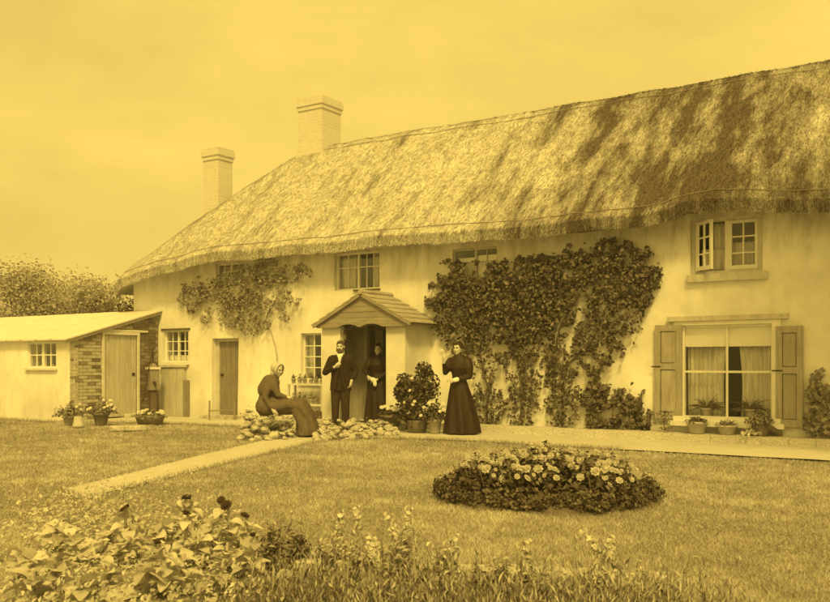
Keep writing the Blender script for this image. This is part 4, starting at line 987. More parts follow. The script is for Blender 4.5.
for k_, (hx, hy) in enumerate(sorted(heads_px)):
    D = r.uniform(5.3, 6.4) if hy < 520 else r.uniform(4.7, 5.2); p = dep(hx, D, hy); sunflower((p.x, p.y, -.02), max(.25, p.z), 13, .125, True, 'broad-leaved plant bearing the %s dark flower head from the left in the near border' % ORD[k_], r)
for k_, (hx, hy) in enumerate(sorted([(60, 520), (85, 540), (105, 515), (120, 545), (150, 530), (160, 560), (195, 545), (215, 530), (225, 565), (140, 580), (180, 585), (100, 575), (60, 565), (30, 545), (35, 590), (75, 595), (215, 592), (252, 560), (165, 515), (210, 515)])):
    D = 4.3+1.5*(602-hy)/90+r.uniform(-.15, .25); p = dep(hx, D, hy); sunflower((p.x, p.y, -.02), max(.2, p.z), 12, .14, False, 'flowerless broad-leaved plant in the near left border', r)
# filler greenery of the border
def border_fill(name, pix, n, size, hmax, mat, r, asp=.5):
    P = []
    while len(P) < n:
        i = r.integers(len(pix)); x, y, rx, ry = pix[i]; xx = x+r.normal(0, rx); yy = y+r.normal(0, ry)
        if yy > 680 or yy < 480: continue
        g = onZ(xx, yy, 0); P.append((g.x, g.y, abs(r.normal(0, hmax*.5))))
    P = np.array(P); up = name != 'border_foliage'; an = r.uniform(0, 6.28, n); N = np.stack([np.cos(an), np.sin(an), .15+0*an], 1) if up else np.tile([[0, -.3, 1.]], (n, 1)); o = leaves(name, P, N, r.uniform(size*.5, size*1.3, n), M[mat], None, r, asp, -1.6 if up else -.5); return o
border_fill('border_foliage', [(120, 560, 60, 35), (200, 570, 40, 35), (50, 590, 40, 40), (90, 520, 40, 15)], 5200, .04, .17, 'leafb', r)
border_fill('border_weeds', [(330, 615, 45, 18), (420, 615, 50, 14), (520, 622, 60, 14), (620, 625, 60, 14), (280, 615, 30, 25)], 7500, .05, .15, 'leafm', r, .16)
border_fill('border_herbs', [(350, 610, 50, 16), (450, 612, 60, 14), (560, 618, 60, 14), (640, 615, 40, 16)], 6500, .05, .19, 'leafb', r, .16)
# tall flower spikes and branching stalks
def spike(loc, h, lab, r, pale=True, n=70, lean=(0, 0), cat='flower spike'):
    t = thing('flower_spike', lab, cat, loc)
    top = Vector((lean[0], lean[1], h)); MB().tube([(0, 0, -.03), (lean[0]*.35, lean[1]*.35, h*.5), tuple(top)], [.012, .009, .005], 5).build('stem', M['palestem'], t)
    P = []; N = []; S = []
    for k in range(n):
        u = r.random()**.8; an = r.uniform(0, 6.28); w_ = .055*(1-u)+.01; P.append((lean[0]*u*u+math.cos(an)*w_, lean[1]*u*u+math.sin(an)*w_, h*u)); N.append((math.cos(an), math.sin(an), .5)); S.append(.085*(1-u)+.025)
    leaves('foliage', P, N, S, M['leafb' if pale else 'leafm'], t, r, .26, -.9)
    m2 = 40; uu = r.uniform(.72, 1.02, m2); an = r.uniform(0, 6.28, m2); P = np.stack([lean[0]*uu*uu+np.cos(an)*.018, lean[1]*uu*uu+np.sin(an)*.018, h*uu], 1); leaves('buds', P, np.stack([np.cos(an), np.sin(an), .3+0*an], 1), r.uniform(.02, .04, m2), M['petal'], t, r, .8)
    return t
for (x_, yt, D, lab, ln) in ((356, 510, 4.9, 'tallest pale flower spike in the near border left of centre', (-.02, 0)), (389, 517, 4.8, 'leaning pale spike with a bud-like tip in the near border', (-.09, .0)), (341, 517, 5.2, 'thin spike with drooping white tip in the near border', (.05, 0)), (409, 510, 5.0, 'slim spike just right of the leaning bud spike', (.01, 0)), (372, 545, 4.6, 'short leafy spike among the tall spikes', (.02, 0)), (610, 545, 4.7, 'slim upright bud stalk in the near border right of centre', (.005, 0)), (585, 543, 4.8, 'crooked pale stalk leaning left in the near border right of centre', (-.14, 0)), (455, 540, 4.7, 'wispy short stalk in the middle of the near border', (.03, 0)), (527, 550, 4.6, 'leafy stalk with white bud below the round bed', (.02, 0))):
    p = dep(x_, D, yt); spike((p.x-ln[0], p.y-ln[1], -.02), max(.3, p.z)+.03, lab, r, True, 85, ln)
def bushy(loc, h, w_, n, mat, lab, r, leaf=.045, nm='border_plant', twig=9):
    t = thing(nm, lab, 'plant', loc); P = []; mb = MB()
    for k in range(twig):
        an = r.uniform(0, 6.28); q_ = r.uniform(.1, 1)*w_; e = Vector((math.cos(an)*q_, math.sin(an)*q_, h*r.uniform(.65, 1))); mid_ = Vector((e.x*.35, e.y*.35, e.z*.5)); mb.tube([(0, 0, -.02), tuple(mid_), tuple(e)], [.007, .005, .003], 5)
        for j in range(n//twig): u = r.uniform(.25, 1); c = mid_.lerp(e, (u-.5)*2) if u > .5 else Vector((0, 0, 0)).lerp(mid_, u*2); P.append((c.x+r.normal(0, .02), c.y+r.normal(0, .02), c.z+r.normal(0, .015)))
    mb.build('stems', M['stem'], t, kind='stuff'); leaves('foliage', P, np.tile([[0, -.3, 1.]], (len(P), 1)), r.uniform(leaf*.6, leaf*1.3, len(P)), M[mat], t, r, .45, -.5); return t
for (x_, yt, D, w_, mat, lab) in ((272, 516, 5.2, .13, 'leafm', 'twiggy upright plant beside the pale round-topped marker'), (297, 530, 5.3, .1, 'leafd', 'dark-tipped twiggy plant right of the round-topped marker'), (403, 535, 4.8, .12, 'leafm', 'bushy plant at the foot of the tall spikes'), (425, 560, 4.7, .14, 'leafm', 'low bushy plant right of the tall spikes'), (490, 568, 4.6, .15, 'leafd', 'dark low plant in the middle of the near border'), (520, 570, 4.6, .14, 'leafm', 'bushy plant with upright leaves below the round bed'), (570, 573, 4.6, .14, 'leafb', 'pale feathery plant in the near border right of centre'), (630, 580, 4.55, .2, 'leafb', 'spreading pale plant at the right end of the near border'), (665, 590, 4.5, .18, 'leafb', 'lowest pale plant at the far right of the near border'), (545, 585, 4.5, .12, 'leafm', 'small plant between the dark and the feathery border plants')):
    p = dep(x_, D, yt); bushy((p.x, p.y, -.02), max(.16, p.z), w_, 260, mat, lab, r)
for k_, (x_, yt, D, w_) in enumerate(((330, 530, 4.9, .11), (352, 535, 4.7, .12), (385, 532, 4.6, .13), (440, 540, 4.8, .1), (505, 550, 4.7, .1), (600, 558, 4.7, .12), (650, 566, 4.7, .12))):
    p = dep(x_, D, yt); bushy((p.x, p.y, -.02), max(.16, p.z), w_, 240, 'leafb', 'pale wispy plant, number %s from the left among the wispy border plants' % ('one', 'two', 'three', 'four', 'five', 'six', 'seven')[k_], r, .04, 'wispy_plant', 11)
for k_ in range(9):
    x_ = (318, 347, 365, 398, 416, 432, 478, 540, 594)[k_]; yt = (535, 522, 530, 522, 530, 538, 552, 560, 556)[k_]; p = dep(x_, 4.5+.1*(k_ % 4), yt); t = thing('tall_stalk', '%s bare-stemmed seed stalk from the left in the near border' % ORD[k_], 'stalk', (p.x, p.y, -.02))
    hh = max(.2, p.z); lx = r.uniform(-.05, .05); MB().tube([(0, 0, 0), (lx*.3, 0, hh*.55), (lx, 0, hh)], [.006, .005, .003], 5).build('stem', M['palestem'], t)
    m_ = 46; u = r.random(m_)**.7; an = r.uniform(0, 6.28, m_); P = np.stack([lx*u*u+np.cos(an)*.03*(1.1-u), np.sin(an)*.03*(1.1-u), hh*u], 1); leaves('foliage', P, np.stack([np.cos(an), np.sin(an), .6+0*an], 1), r.uniform(.025, .05, m_)*(1.25-u), M['leafb' if k_ % 2 else 'leafm'], t, r, .3, -.8)
# kerb stones between lawn and border
ks = thing('border_kerb', 'row of pale flat kerb stones along the near edge of the lawn', 'kerb', tuple(onZ(430, 588, -.02)))
o0 = Vector(ks.location); xa = 293; k = 0
while xa < 640:
    xb = xa+r.uniform(38, 60); g = onZ((xa+xb)/2, 569+.047*((xa+xb)/2-293), 0); L = (xb-xa)/F*5.1-.02
    o = piece('kerb_stone', M['stone'], ks, (-L/2, -.09, -.03), (L/2, .09, .045+r.uniform(-.02, .02))); o.location = Vector((g.x, g.y, .02))-o0; o.rotation_euler = (r.uniform(-.04, .04), r.uniform(-.03, .03), YAW+r.uniform(-.06, .06)); xa = xb
# round-topped marker and a stick
q = dep(284, 4.55, 566); pm = thing('plant_marker', 'pale round-topped wooden marker board stuck in the near border', 'marker', (q.x, q.y, -.02), YAW)
V = []; n = 10; hw = .038; zt = q.z-hw
pro = [(-hw*.85, -.1), (hw*.85, -.1), (hw, zt)]+[(hw*math.cos(math.pi*i/n), zt+hw*1.1*math.sin(math.pi*i/n)) for i in range(1, n)]+[(-hw, zt)]
V = [(x_, -.012, z_) for x_, z_ in pro]+[(x_, .012, z_) for x_, z_ in pro]; m_ = len(pro); Fc = [tuple(range(m_)), tuple(reversed(range(m_, 2*m_)))]+[(i, i+m_, (i+1) % m_+m_, (i+1) % m_) for i in range(m_)]
mesh_obj('board', V, Fc, M['paledoor'], pm)
q = dep(297, 4.55, 580); o = tag(MB().tube([(-.02, 0, -.05), (0, 0, q.z)], [.009, .006], 6).build('garden_cane', M['paledoor']), 'short thin cane stuck beside the round-topped marker', 'cane'); o.location = (q.x, q.y, 0)

# ================================================================== LAWN GRASS
def grass():
    r = np.random.default_rng(5); n = 460000
    # denser towards the viewer
    D = 4.0+(r.random(n)**1.5)*18; X = (r.random(n)-.5)*1.04*D
    P = np.array(CAM)[None, :2]+D[:, None]*np.array(FWD)[None, :2]+X[:, None]*np.array(RGT)[None, :2]
    # keep off walk, path and bed
    from_poly = lambda poly: np.array(poly)
    def inside(P, poly):
        x, y = P[:, 0], P[:, 1]; c = np.zeros(len(P), bool); poly = np.array(poly); j = len(poly)-1
        for i in range(len(poly)):
            xi, yi = poly[i]; xj, yj = poly[j]; c ^= ((yi > y) != (yj > y)) & (x < (xj-xi)*(y-yi)/(yj-yi+1e-12)+xi); j = i
        return c
    keep = ~inside(P, walk) & ~inside(P, [(p.x, p.y) for p in pp]) & (np.hypot(P[:, 0]-bc.x, P[:, 1]-bc.y) > 1.0) & (P[:, 1] < -.2)
    P = P[keep]; D = D[keep]; n = len(P)
    clump = np.array([.8*vnoise((x, y, 0), .55, 4)+.7*vnoise((x, y, 0), 2.2, 2)+.6*vnoise((x, y, 0), 6, 7) for x, y in P])
    h = (.015+.014*r.random(n))*(1+.6*clump)*(1+D*.02); h = np.clip(h, .008, .06); w_ = .0022+.0008*D*.5
    an = r.uniform(0, 6.28, n); lean = r.normal(0, .6, (n, 2))*h[:, None]
    b = np.stack([P[:, 0], P[:, 1], np.full(n, -.03)], 1); S = np.stack([np.cos(an), np.sin(an), 0*an], 1)*w_[:, None]
    tp = b+np.stack([lean[:, 0], lean[:, 1], h], 1)
    V = np.stack([b-S, b+S, tp], 1).reshape(-1, 3); me = fast_mesh('lawn_grass', V, np.arange(n*3).reshape(-1, 3), 3)
    o = link_mesh('lawn_grass', me, M['grass'], None, np.clip(.48+.75*clump+r.normal(0, .2, n), 0, 1), False, None, 'stuff'); o['label'] = 'short tufted grass of the garden lawn'; o['category'] = 'grass'
grass()
# longer tufts along the edges of walk and path
def tufts(name, line, n, h, r, lab):
    P = []
    seg = [(line[i], line[i+1]) for i in range(len(line)-1)]; ln = np.array([math.dist(a, b) for a, b in seg]); ln /= ln.sum()
    for k in range(n):
        a, b = seg[r.choice(len(seg), p=ln)]; u = r.random(); P.append((a[0]+(b[0]-a[0])*u+r.normal(0, .03), a[1]+(b[1]-a[1])*u+r.normal(0, .03)))
    P = np.array(P); an = r.uniform(0, 6.28, n); hh = r.uniform(.3, 1, n)*h; b = np.stack([P[:, 0], P[:, 1], np.full(n, -.03)], 1); S = np.stack([np.cos(an), np.sin(an), 0*an], 1)*.006; tp = b+np.stack([r.normal(0, .4, n)*hh, r.normal(0, .4, n)*hh, hh], 1)
    me = fast_mesh(name, np.stack([b-S, b+S, tp], 1).reshape(-1, 3), np.arange(n*3).reshape(-1, 3), 3); o = link_mesh(name, me, M['grass'], None, r.random(n), False, None, 'stuff'); o['label'] = lab; o['category'] = 'grass'
tufts('edge_grass', walk[1:-2], 9000, .1, r, 'longer grass along the edge of the front walk'); tufts('path_grass', [(p.x, p.y) for p in pp]+[(pp[0].x, pp[0].y)], 5000, .08, r, 'longer grass along the edges of the garden path')

# ================================================================== TREES BEHIND THE SHED
def tree(name, lab, x, D, ytop, rad, n, leaf, mat, r, sparse=.5, zc=.55):
    p = dep(x, D); h = 1.2+(365-ytop)/F*D; t = thing(name, lab, 'tree' if name != 'hedge_shrub' else 'shrub', (p.x, p.y, -.03), 0, 'trees behind the shed' if name == 'garden_tree' else None)
    tk = MB(); tk.tube([(0, 0, 0), (.08, .05, h*.3), (0, .1, h*.6)], [.09*h/4, .07*h/4, .03*h/4], 8); tk.build('trunk', M['bark'], t, True)
    P = []; N = []; lm_ = MB()
    for k in range(16):
        d = Vector(r.normal(0, 1, 3)); d.z = abs(d.z)*.6; d.normalize(); c = Vector((d.x*rad*.75*r.uniform(.4, 1), d.y*rad*.75*r.uniform(.4, 1), h*zc+d.z*h*(1-zc)*1.05*r.uniform(.3, 1)-(.12*h if k % 3 == 0 else 0)))
        lm_.tube([(0, .05, h*.3), tuple(c*.55+Vector((0, 0, h*.18))), tuple(c)], [.03*h/4, .018*h/4, .006], 5)
        m_ = n//16; q_ = r.normal(0, 1, (m_, 3))*rad*.21*np.array([[1, 1, .8]]); P.append(q_+np.array(c)); N.append(q_)
    lm_.build('limbs', M['bark'], t, kind='stuff'); P = np.concatenate(P); P[:, 2] = np.clip(P[:, 2], .1, h*1.05); leaves('crown', P, np.concatenate(N)+np.array([[0, 0, .3]]), r.uniform(leaf*.6, leaf*1.3, len(P)), M[mat], t, r)
    return t
r2 = np.random.default_rng(31)
tree('garden_tree', 'thin pale tree rising beside the thatch, nearest of the faint trees', 98, 27, 252, 1.4, 5200, .1, 'leaft', r2)
tree('garden_tree', 'rounded pale tree in the middle of the faint trees over the shed', 58, 31, 258, 1.9, 8000, .11, 'leaft', r2)
tree('garden_tree', 'faint tree at the far left edge over the shed roof', 18, 30, 264, 1.9, 8000, .11, 'leaft', r2)
tree('hedge_shrub', 'dense dark shrub between the shed roof and the end of the thatch', 112, 24.5, 289, 1.25, 8000, .08, 'leafs', r2, zc=.5)
tree('hedge_shrub', 'lower dark shrub showing over the middle of the shed roof', 78, 25.5, 304, 1.4, 6000, .08, 'leafs', r2, zc=.5)
tree('hedge_shrub', 'low shrub over the left part of the shed roof', 40, 26, 312, 1.5, 6000, .08, 'leaft', r2, zc=.5)

# leafy tree just outside the right edge, whose shade falls on the right end of the house
tree('shade_tree', 'leafy tree standing in front of the right end of the cottage, outside the picture', 1031, 9.14, -423, 1.7, 6500, .15, 'leafm', np.random.default_rng(41), zc=.8)
# ================================================================== PEOPLE
def hand(mb, wrist, d, nrm, side, curl=.6, s=1.0):
    """palm, four fingers of unequal length bent at the knuckles and a thumb off the side; d along the hand, nrm out of the palm, side towards the thumb"""
    w_ = Vector(wrist); d = Vector(d).normalized(); nrm = (Vector(nrm)-Vector(nrm).dot(d)*d).normalized(); t = nrm.cross(d)*side
    mb.chain([w_, w_+d*.04*s, w_+d*.085*s], [.022*s, .027*s, .026*s]); mb.chain([w_+d*.05*s+t*.014*s, w_+d*.08*s+t*.022*s], [.02*s, .016*s]); mb.chain([w_+d*.05*s-t*.014*s, w_+d*.08*s-t*.022*s], [.019*s, .015*s])
    for off, L in ((.03, .07), (.011, .08), (-.009, .074), (-.028, .058)):
        b = w_+d*.088*s+t*off*s; p1 = b+(d*math.cos(curl*.5)+nrm*math.sin(curl*.5))*L*.45*s; p2 = p1+(d*math.cos(curl*1.4)+nrm*math.sin(curl*1.4))*L*.33*s; p3 = p2+(d*math.cos(curl*2.1)+nrm*math.sin(curl*2.1))*L*.25*s
        mb.chain([b, p1, p2, p3], [.0095*s, .009*s, .0085*s, .0075*s], 8)
    b = w_+d*.03*s+t*.026*s; p1 = b+(d*.7+t*.6+nrm*.3).normalized()*.04*s; mb.chain([b, p1, p1+(d*.85+t*.1+nrm*.5).normalized()*.03*s], [.013*s, .011*s, .009*s], 8)
def head(mb, c, tilt=(0, 0), s=1.0):
    """skull, jaw, nose, brow, ears; faces -Y before turning"""
    e = Matrix.Rotation(tilt[0], 3, 'Z') @ Matrix.Rotation(tilt[1], 3, 'X'); C_ = Vector(c)
    f = lambda x, y, z: C_+e @ Vector((x*s, y*s, z*s))
    rot = tuple((e).to_euler())
    mb.ell(f(0, .012, .022), (.073*s, .09*s, .092*s), rot); mb.ell(f(0, -.018, -.04), (.058*s, .066*s, .07*s), rot); mb.ell(f(0, -.048, -.088), (.03*s, .026*s, .024*s), rot)
    mb.chain([f(0, -.078, .012), f(0, -.098, -.022)], [.009*s, .014*s], 8); mb.ell(f(0, -.09, -.026), (.019*s, .012*s, .010*s), rot)
    mb.ell(f(0, -.066, .03), (.05*s, .02*s, .012*s), rot); mb.ell(f(-.035, -.062, -.025), (.022*s, .018*s, .02*s), rot); mb.ell(f(.035, -.062, -.025), (.022*s, .018*s, .02*s), rot); mb.ell(f(0, -.076, -.058), (.022*s, .012*s, .012*s), rot)
    for sx in (-1, 1): mb.ell(f(sx*.074, .01, -.005), (.01*s, .02*s, .03*s), rot)
    return f, rot
def face_parts(f, rot, body, s=1.0):
    for sx in (-1, 1):
        MB().ell(f(sx*.029, -.073, .008), (.012*s, .006*s, .0065*s), rot, 8, 6).build('eye', M['eyed'], body, True); MB().ell(f(sx*.03, -.08, .027), (.018*s, .006*s, .004*s), rot, 8, 6).build('eyebrow', M['hair'], body, True)
    MB().ell(f(0, -.086, -.058), (.021*s, .006*s, .005*s), rot, 8, 6).build('mouth', M['lip'], body, True)
def legs(mb, hip, s=1.0, spread=.09):
    for sx in (-1, 1): mb.chain([(sx*spread*.9, 0, hip), (sx*spread*1.05, -.01, hip*.52), (sx*spread*1.1, .02, .08)], [.085*s, .058*s, .038*s]); mb.chain([(sx*spread*1.1, .03, .045), (sx*spread*1.35, -.13, .035)], [.04, .032])
def place(o, loc, rz, label):
    o.location = loc; o.rotation_euler = (0, 0, rz); tag(o, label, 'person')
def person(mb): return mb.fused('person', M['skin'], None, .0075, 3)

# ---- the man before the porch
MZ = .0
mb = MB(); f, rot = head(mb, (0, -.01, 1.535), (-.12, 0)); mb.chain([(0, .02, 1.34), (0, .01, 1.46)], [.06, .054])
mb.loft([((0, .01, .8), .155, .11), ((0, .01, .95), .14, .1), ((0, .01, 1.15), .16, .11), ((0, .01, 1.3), .165, .1), ((0, .01, 1.37), .09, .07)]); legs(mb, .82, 1, .09)
ra = [(-.175, .01, 1.3), (-.285, -.02, 1.06), (-.09, -.17, 1.16)]; la = [(.175, .01, 1.3), (.285, .05, 1.07), (.215, -.08, .9)]
mb.chain(ra, [.052, .043, .03]); mb.chain(la, [.052, .043, .03]); hand(mb, ra[2], (.75, -.12, .55), (.3, .7, .4), 1, .9); hand(mb, la[2], (-.2, -.2, -1), (-1, .1, 0), -1, .6)
man = person(mb); face_parts(f, rot, man)
mb = MB(); mb.loft([((0, .01, .72), .2, .135), ((0, .01, .84), .195, .135), ((0, .01, .98), .175, .125), ((0, .01, 1.14), .185, .13), ((0, .01, 1.27), .195, .125), ((0, .015, 1.345), .14, .095), ((0, .015, 1.4), .08, .075)])
mb.chain(ra[:2]+[(-.125, -.15, 1.142)], [.074, .06, .045]); mb.chain(la[:2]+[(.222, -.05, .93)], [.074, .06, .047]); mb.chain([(-.15, .02, 1.33), (.15, .02, 1.33)], [.06, .06])
mb.chain([(-.06, -.11, 1.33), (-.03, -.14, 1.1), (-.09, -.135, .74)], [.03, .022, .03]); mb.chain([(.06, -.11, 1.33), (.03, -.14, 1.1), (.1, -.135, .76)], [.03, .022, .03]); mb.fused('jacket', M['suit'], man, .011, 4)
mb = MB()
for sx in (-1, 1): mb.chain([(sx*.085, .0, .8), (sx*.095, -.01, .44), (sx*.1, .02, .09)], [.105, .078, .066])
mb.ell((0, 0, .82), (.165, .115, .1)); mb.fused('trousers', M['trouser'], man, .011, 4)
for sx in (-1, 1): MB().chain([(sx*.1, .03, .045), (sx*.125, -.13, .035)], [.05, .042]).fused('boot', M['black'], man, .01, 3)
MB().loft([((0, -.1, 1.2), .012, .03), ((0, -.105, 1.3), .032, .03), ((0, -.075, 1.385), .06, .045), ((0, .0, 1.42), .068, .066)]).fused('shirt', M['linen'], man, .009, 3)
mb = MB(); mb.ell(f(0, .02, .046), (.081, .092, .084), rot); mb.ell(f(.0, -.03, .092), (.055, .05, .03), rot); mb.ell(f(0, .06, -.03), (.07, .05, .06), rot); mb.fused('hair', M['beard'], man, .009, 2)
mb = MB(); mb.ell(f(0, -.05, -.085), (.05, .045, .055), rot); mb.ell(f(0, -.085, -.043), (.036, .014, .012), rot); mb.chain([f(-.062, -.02, -.01), f(-.05, -.04, -.07)], [.014, .024]); mb.chain([f(.062, -.02, -.01), f(.05, -.04, -.07)], [.014, .024]); mb.fused('beard', M['beard'], man, .008, 2)
q = onY(340.5, 365, -1.32); place(man, (q.x, q.y, MZ), YAW-.05, 'bearded man in a dark suit standing in front of the porch, hand at his chest')

def dress_woman(H, ra, la, skirt, hd, tilt, mat, hairmat, rh, lh, puff=.085, extra=None, bun=True):
    k = H/1.6
    mb = MB(); f, rot = head(mb, hd, tilt, .97*k); mb.chain([(hd[0]*.5, .01, 1.32*k), (hd[0]*.9, .0, hd[2]-.06)], [.047, .044]); mb.loft([((0, .01, .82*k), .15, .11), ((0, .01, .99*k), .105, .085), ((0, 0, 1.16*k), .13, .1), ((0, .01, 1.27*k), .14, .085), ((0, .01, 1.34*k), .07, .055)]); legs(mb, .84*k, .95, .08)
    mb.chain(ra, [.043, .035, .025]); mb.chain(la, [.043, .035, .025]); hand(mb, ra[-1], *rh, s=.9); hand(mb, la[-1], *lh, s=.9); b = person(mb); face_parts(f, rot, b, .97*k)
    mb = MB(); mb.loft(skirt, 64); mb.loft([((0, 0, .93*k), .125, .105), ((0, 0, 1.0*k), .118, .1), ((0, -.01, 1.1*k), .14, .122), ((0, -.015, 1.18*k), .155, .13), ((0, 0, 1.28*k), .155, .1), ((0, .01, 1.345*k), .085, .07), ((hd[0]*.6, .0, 1.40*k), .055, .055), ((hd[0]*.7, .0, 1.425*k), .05, .05)])
    for arm in (ra, la):
        A = [Vector(p) for p in arm]; mb.chain([A[0], A[0].lerp(A[1], .45), A[1], A[1].lerp(A[2], .9)], [puff*.85, puff, .05, .034])
    if extra: extra(mb)
    mb.fused('dress', M[mat], b, .0105, 3)
    mb = MB(); s_ = .97*k; mb.ell(f(0, .035, .035), (.08*s_, .085*s_, .088*s_), rot); mb.ell(f(0, -.02, .085), (.06*s_, .06*s_, .03*s_), rot); mb.chain([f(-.066, -.03, .055), f(-.074, .0, .0)], [.018, .016]); mb.chain([f(.066, -.03, .055), f(.074, .0, .0)], [.018, .016])
    if bun: mb.ell(f(0, .06, .1), (.045, .045, .04), rot)
    mb.fused('hair', M[hairmat], b, .009, 2)
    return b, f
# ---- woman in the porch doorway
k = 1.53/1.6
sk = [((0, 0, .02), .27, .25, .11, 7), ((0, 0, .25), .245, .225, .10, 7), ((0, 0, .5), .215, .19, .07, 7), ((0, 0, .72), .185, .155, .04, 7), ((0, 0, .88), .15, .12, .01, 7), ((0, 0, .97), .118, .1)]
w1, _ = dress_woman(1.53, [(-.14, .01, 1.22), (-.245, -.04, 1.0), (-.15, -.2, .9)], [(.14, .01, 1.22), (.23, -.02, 1.0), (.03, -.2, .84)], sk, (.015, -.02, 1.42), (-.08, .05), 'black', 'hair', ((.7, -.4, -.4), (.2, .6, -.7), 1, .6), ((-.9, -.2, -.2), (0, .7, -.6), -1, .6), .075)
MB().ell((-.03, -.25, .83), (.07, .035, .05), (0, .4, 0)).ell((.0, -.26, .76), (.04, .025, .06)).fused('handkerchief', M['linen'], w1, .009, 3)
q = onY(377.5, 365, -.42); place(w1, (q.x, q.y, .08), YAW-.15, 'woman in a long black high-necked dress standing in the porch doorway')
# ---- woman standing by the pots
sk = [((.05, .03, .015), .31, .29, .11, 8), ((.045, .03, .2), .285, .265, .10, 8), ((.03, .02, .45), .24, .22, .075, 8), ((.015, .01, .7), .195, .17, .04, 8), ((0, 0, .88), .15, .125, .01, 8), ((0, 0, .98), .118, .1)]
def cape(mb):
    mb.loft([((.0, .01, 1.13), .225, .15, .04, 11), ((.0, .01, 1.23), .205, .14, .04, 11), ((0, .015, 1.31), .16, .11), ((0, .01, 1.38), .075, .07)], 40)
w2, f2 = dress_woman(1.6, [(-.15, .01, 1.26), (-.23, -.06, 1.07), (-.225, -.2, 1.24)], [(.15, .01, 1.26), (.2, -.05, 1.0), (-.03, -.2, .94)], sk, (-.02, -.02, 1.485), (-.3, .06), 'black', 'hair', ((-.05, -.2, 1), (.5, .5, .1), -1, .9), ((-.95, -.25, .05), (0, .8, -.5), -1, .6), .09, cape)
mb = MB(); mb.tube([(-.235, -.245, 1.3), (-.25, -.25, 1.44)], [.004, .003], 6); mb.build('flower_stem', M['stem'], w2)
MB().chain([(-.035, -.2, .94), (.005, -.185, .95)], [.04, .042]).fused('cuff', M['linen'], w2, .009, 2)
q = onZ(459, 434, 0); place(w2, (q.x, q.y, 0), YAW-.25, 'woman in a long black caped dress standing by the pots, holding up a flower')
flower('flower', Vector((-.252, -.25, 1.45)), .035, M['petal'], w2, r)
# ---- seated woman on the stones, facing right
mb = MB(); hd = (-.46, -.02, 1.115); f, rot = head(mb, hd, (.95, .25), .95); mb.chain([(-.53, 0, .93), (-.47, -.01, 1.06)], [.055, .052])
mb.chain([(-.64, 0, .5), (-.62, 0, .68), (-.56, 0, .88)], [.14, .12, .115]); mb.chain([(-.58, .13, .93), (-.53, -.14, .92)], [.06, .06])
for yy in (-.1, .08): mb.chain([(-.6, yy, .5), (-.1, yy-.02, .52), (-.02, yy-.02, .1)], [.095, .065, .042]); mb.chain([(-.03, yy-.02, .045), (.12, yy-.03, .04)], [.04, .032])
ar = [(-.53, -.15, .91), (-.43, -.2, .7), (-.3, -.16, .66)]; al = [(-.6, -.17, .9), (-.64, -.24, .66), (-.52, -.27, .47)]
mb.chain(ar, [.042, .036, .025]); mb.chain(al, [.042, .036, .025]); hand(mb, ar[2], (1, .1, -.1), (0, .1, -1), 1, .7, .9); hand(mb, al[2], (.6, -.1, -.75), (.3, .3, -.4), -1, .5, .9)
w3 = person(mb); face_parts(f, rot, w3, .95)
mb = MB(); mb.chain([(-.66, 0, .5), (-.63, 0, .7), (-.565, 0, .89)], [.175, .14, .135]); mb.chain([(-.59, .13, .93), (-.54, -.14, .92)], [.075, .075]); mb.chain([(-.54, 0, .95), (-.49, 0, 1.02)], [.075, .062])
for arm in (ar, al):
    A = [Vector(p) for p in arm]; mb.chain([A[0], A[0].lerp(A[1], .5), A[1], A[1].lerp(A[2], .9)], [.075, .075, .05, .036])
mb.chain([(-.62, -.08, .5), (-.3, -.1, .53), (-.06, -.1, .53), (.03, -.11, .3), (.08, -.1, .09)], [.16, .13, .11, .14, .1]); mb.chain([(-.62, .1, .5), (-.3, .09, .53), (-.06, .08, .53), (.02, .08, .3), (.06, .08, .09)], [.15, .13, .11, .14, .1]); mb.chain([(-.1, 0, .45), (.03, 0, .22), (.06, 0, .09)], [.12, .16, .1])
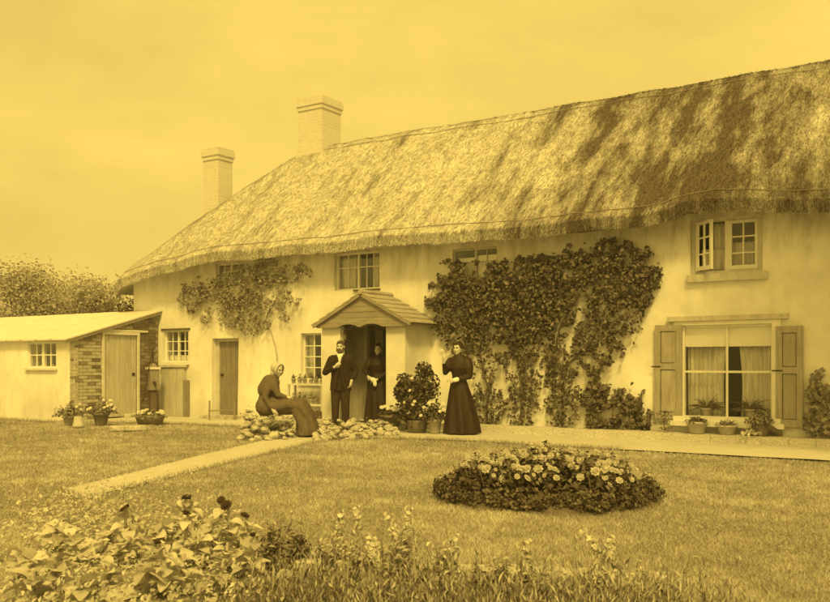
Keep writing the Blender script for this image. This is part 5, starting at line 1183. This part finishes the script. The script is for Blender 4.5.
for yy in (-.15, -.03, .09): mb.chain([(-.06, yy-.05, .53), (.1, yy-.05, .3), (.17, yy-.05, .06)], [.05, .045, .05])
for yy in (-.2, -.08, .06, .16): mb.chain([(-.5, yy, .5), (-.25, yy*1.1, .54), (-.04, yy*1.1, .5), (.1, yy*1.15, .28), (.2, yy*1.2, .05)], [.1, .09, .085, .07, .055]); mb.chain([(-.12, yy, .45), (-.02, yy*1.2, .2), (.02, yy*1.25, .05)], [.1, .07, .055])
mb.loft([((.05, -.02, .02), .19, .31, .07, 8), ((.03, -.02, .2), .17, .28, .06, 8), ((.0, -.02, .38), .15, .24, .04, 8), ((-.03, -.02, .52), .12, .2, .02, 8), ((-.05, -.02, .6), .05, .12)], 48); mb.ell((-.3, -.02, .5), (.4, .25, .15)); mb.chain([(-.66, -.1, .5), (-.68, .08, .5)], [.17, .17]); mb.chain([(-.66, -.02, .78), (-.6, -.02, .9)], [.15, .14])
mb.fused('dress', M['brown'], w3, .0115, 3)
mb = MB(); mb.ell(f(0, .055, .03), (.098, .095, .105), rot); mb.ell(f(0, .07, -.07), (.085, .06, .09), rot); mb.fused('bonnet', M['linen2'], w3, .009, 3)
mb = MB(); mb.loft([((0, 0, -.05), .098, .112), ((0, 0, .0), .108, .122), ((0, 0, .003), .1, .114), ((0, 0, -.048), .09, .104)], 24)
bv_ = [tuple(f(v[0], -.01+v[2]*1.0, .01+v[1])) for v in mb.v]; mesh_obj('bonnet_brim', bv_, mb.f[:-2], M['linen2'], w3, None, True)
q = onZ(305, 435.5, 0); place(w3, (q.x, q.y, 0), YAW, 'woman in a brown dress sitting sideways on the stony bank, facing right')

# ================================================================== THE HAZY AIR
hz = MB().box((-60, -40, -1.1), (60, 60, 11.0)).build('haze', None); hz['kind'] = 'stuff'
n = NT('thin_haze'); n.n.remove(n.b); pv = n.new('ShaderNodeVolumePrincipled'); pv.inputs['Color'].default_value = (.95, .9, .85, 1); pv.inputs['Density'].default_value = .0028; pv.inputs['Anisotropy'].default_value = .2
n.link(pv.outputs[0], n.out.inputs['Volume']); hz.data.materials.append(n.m)
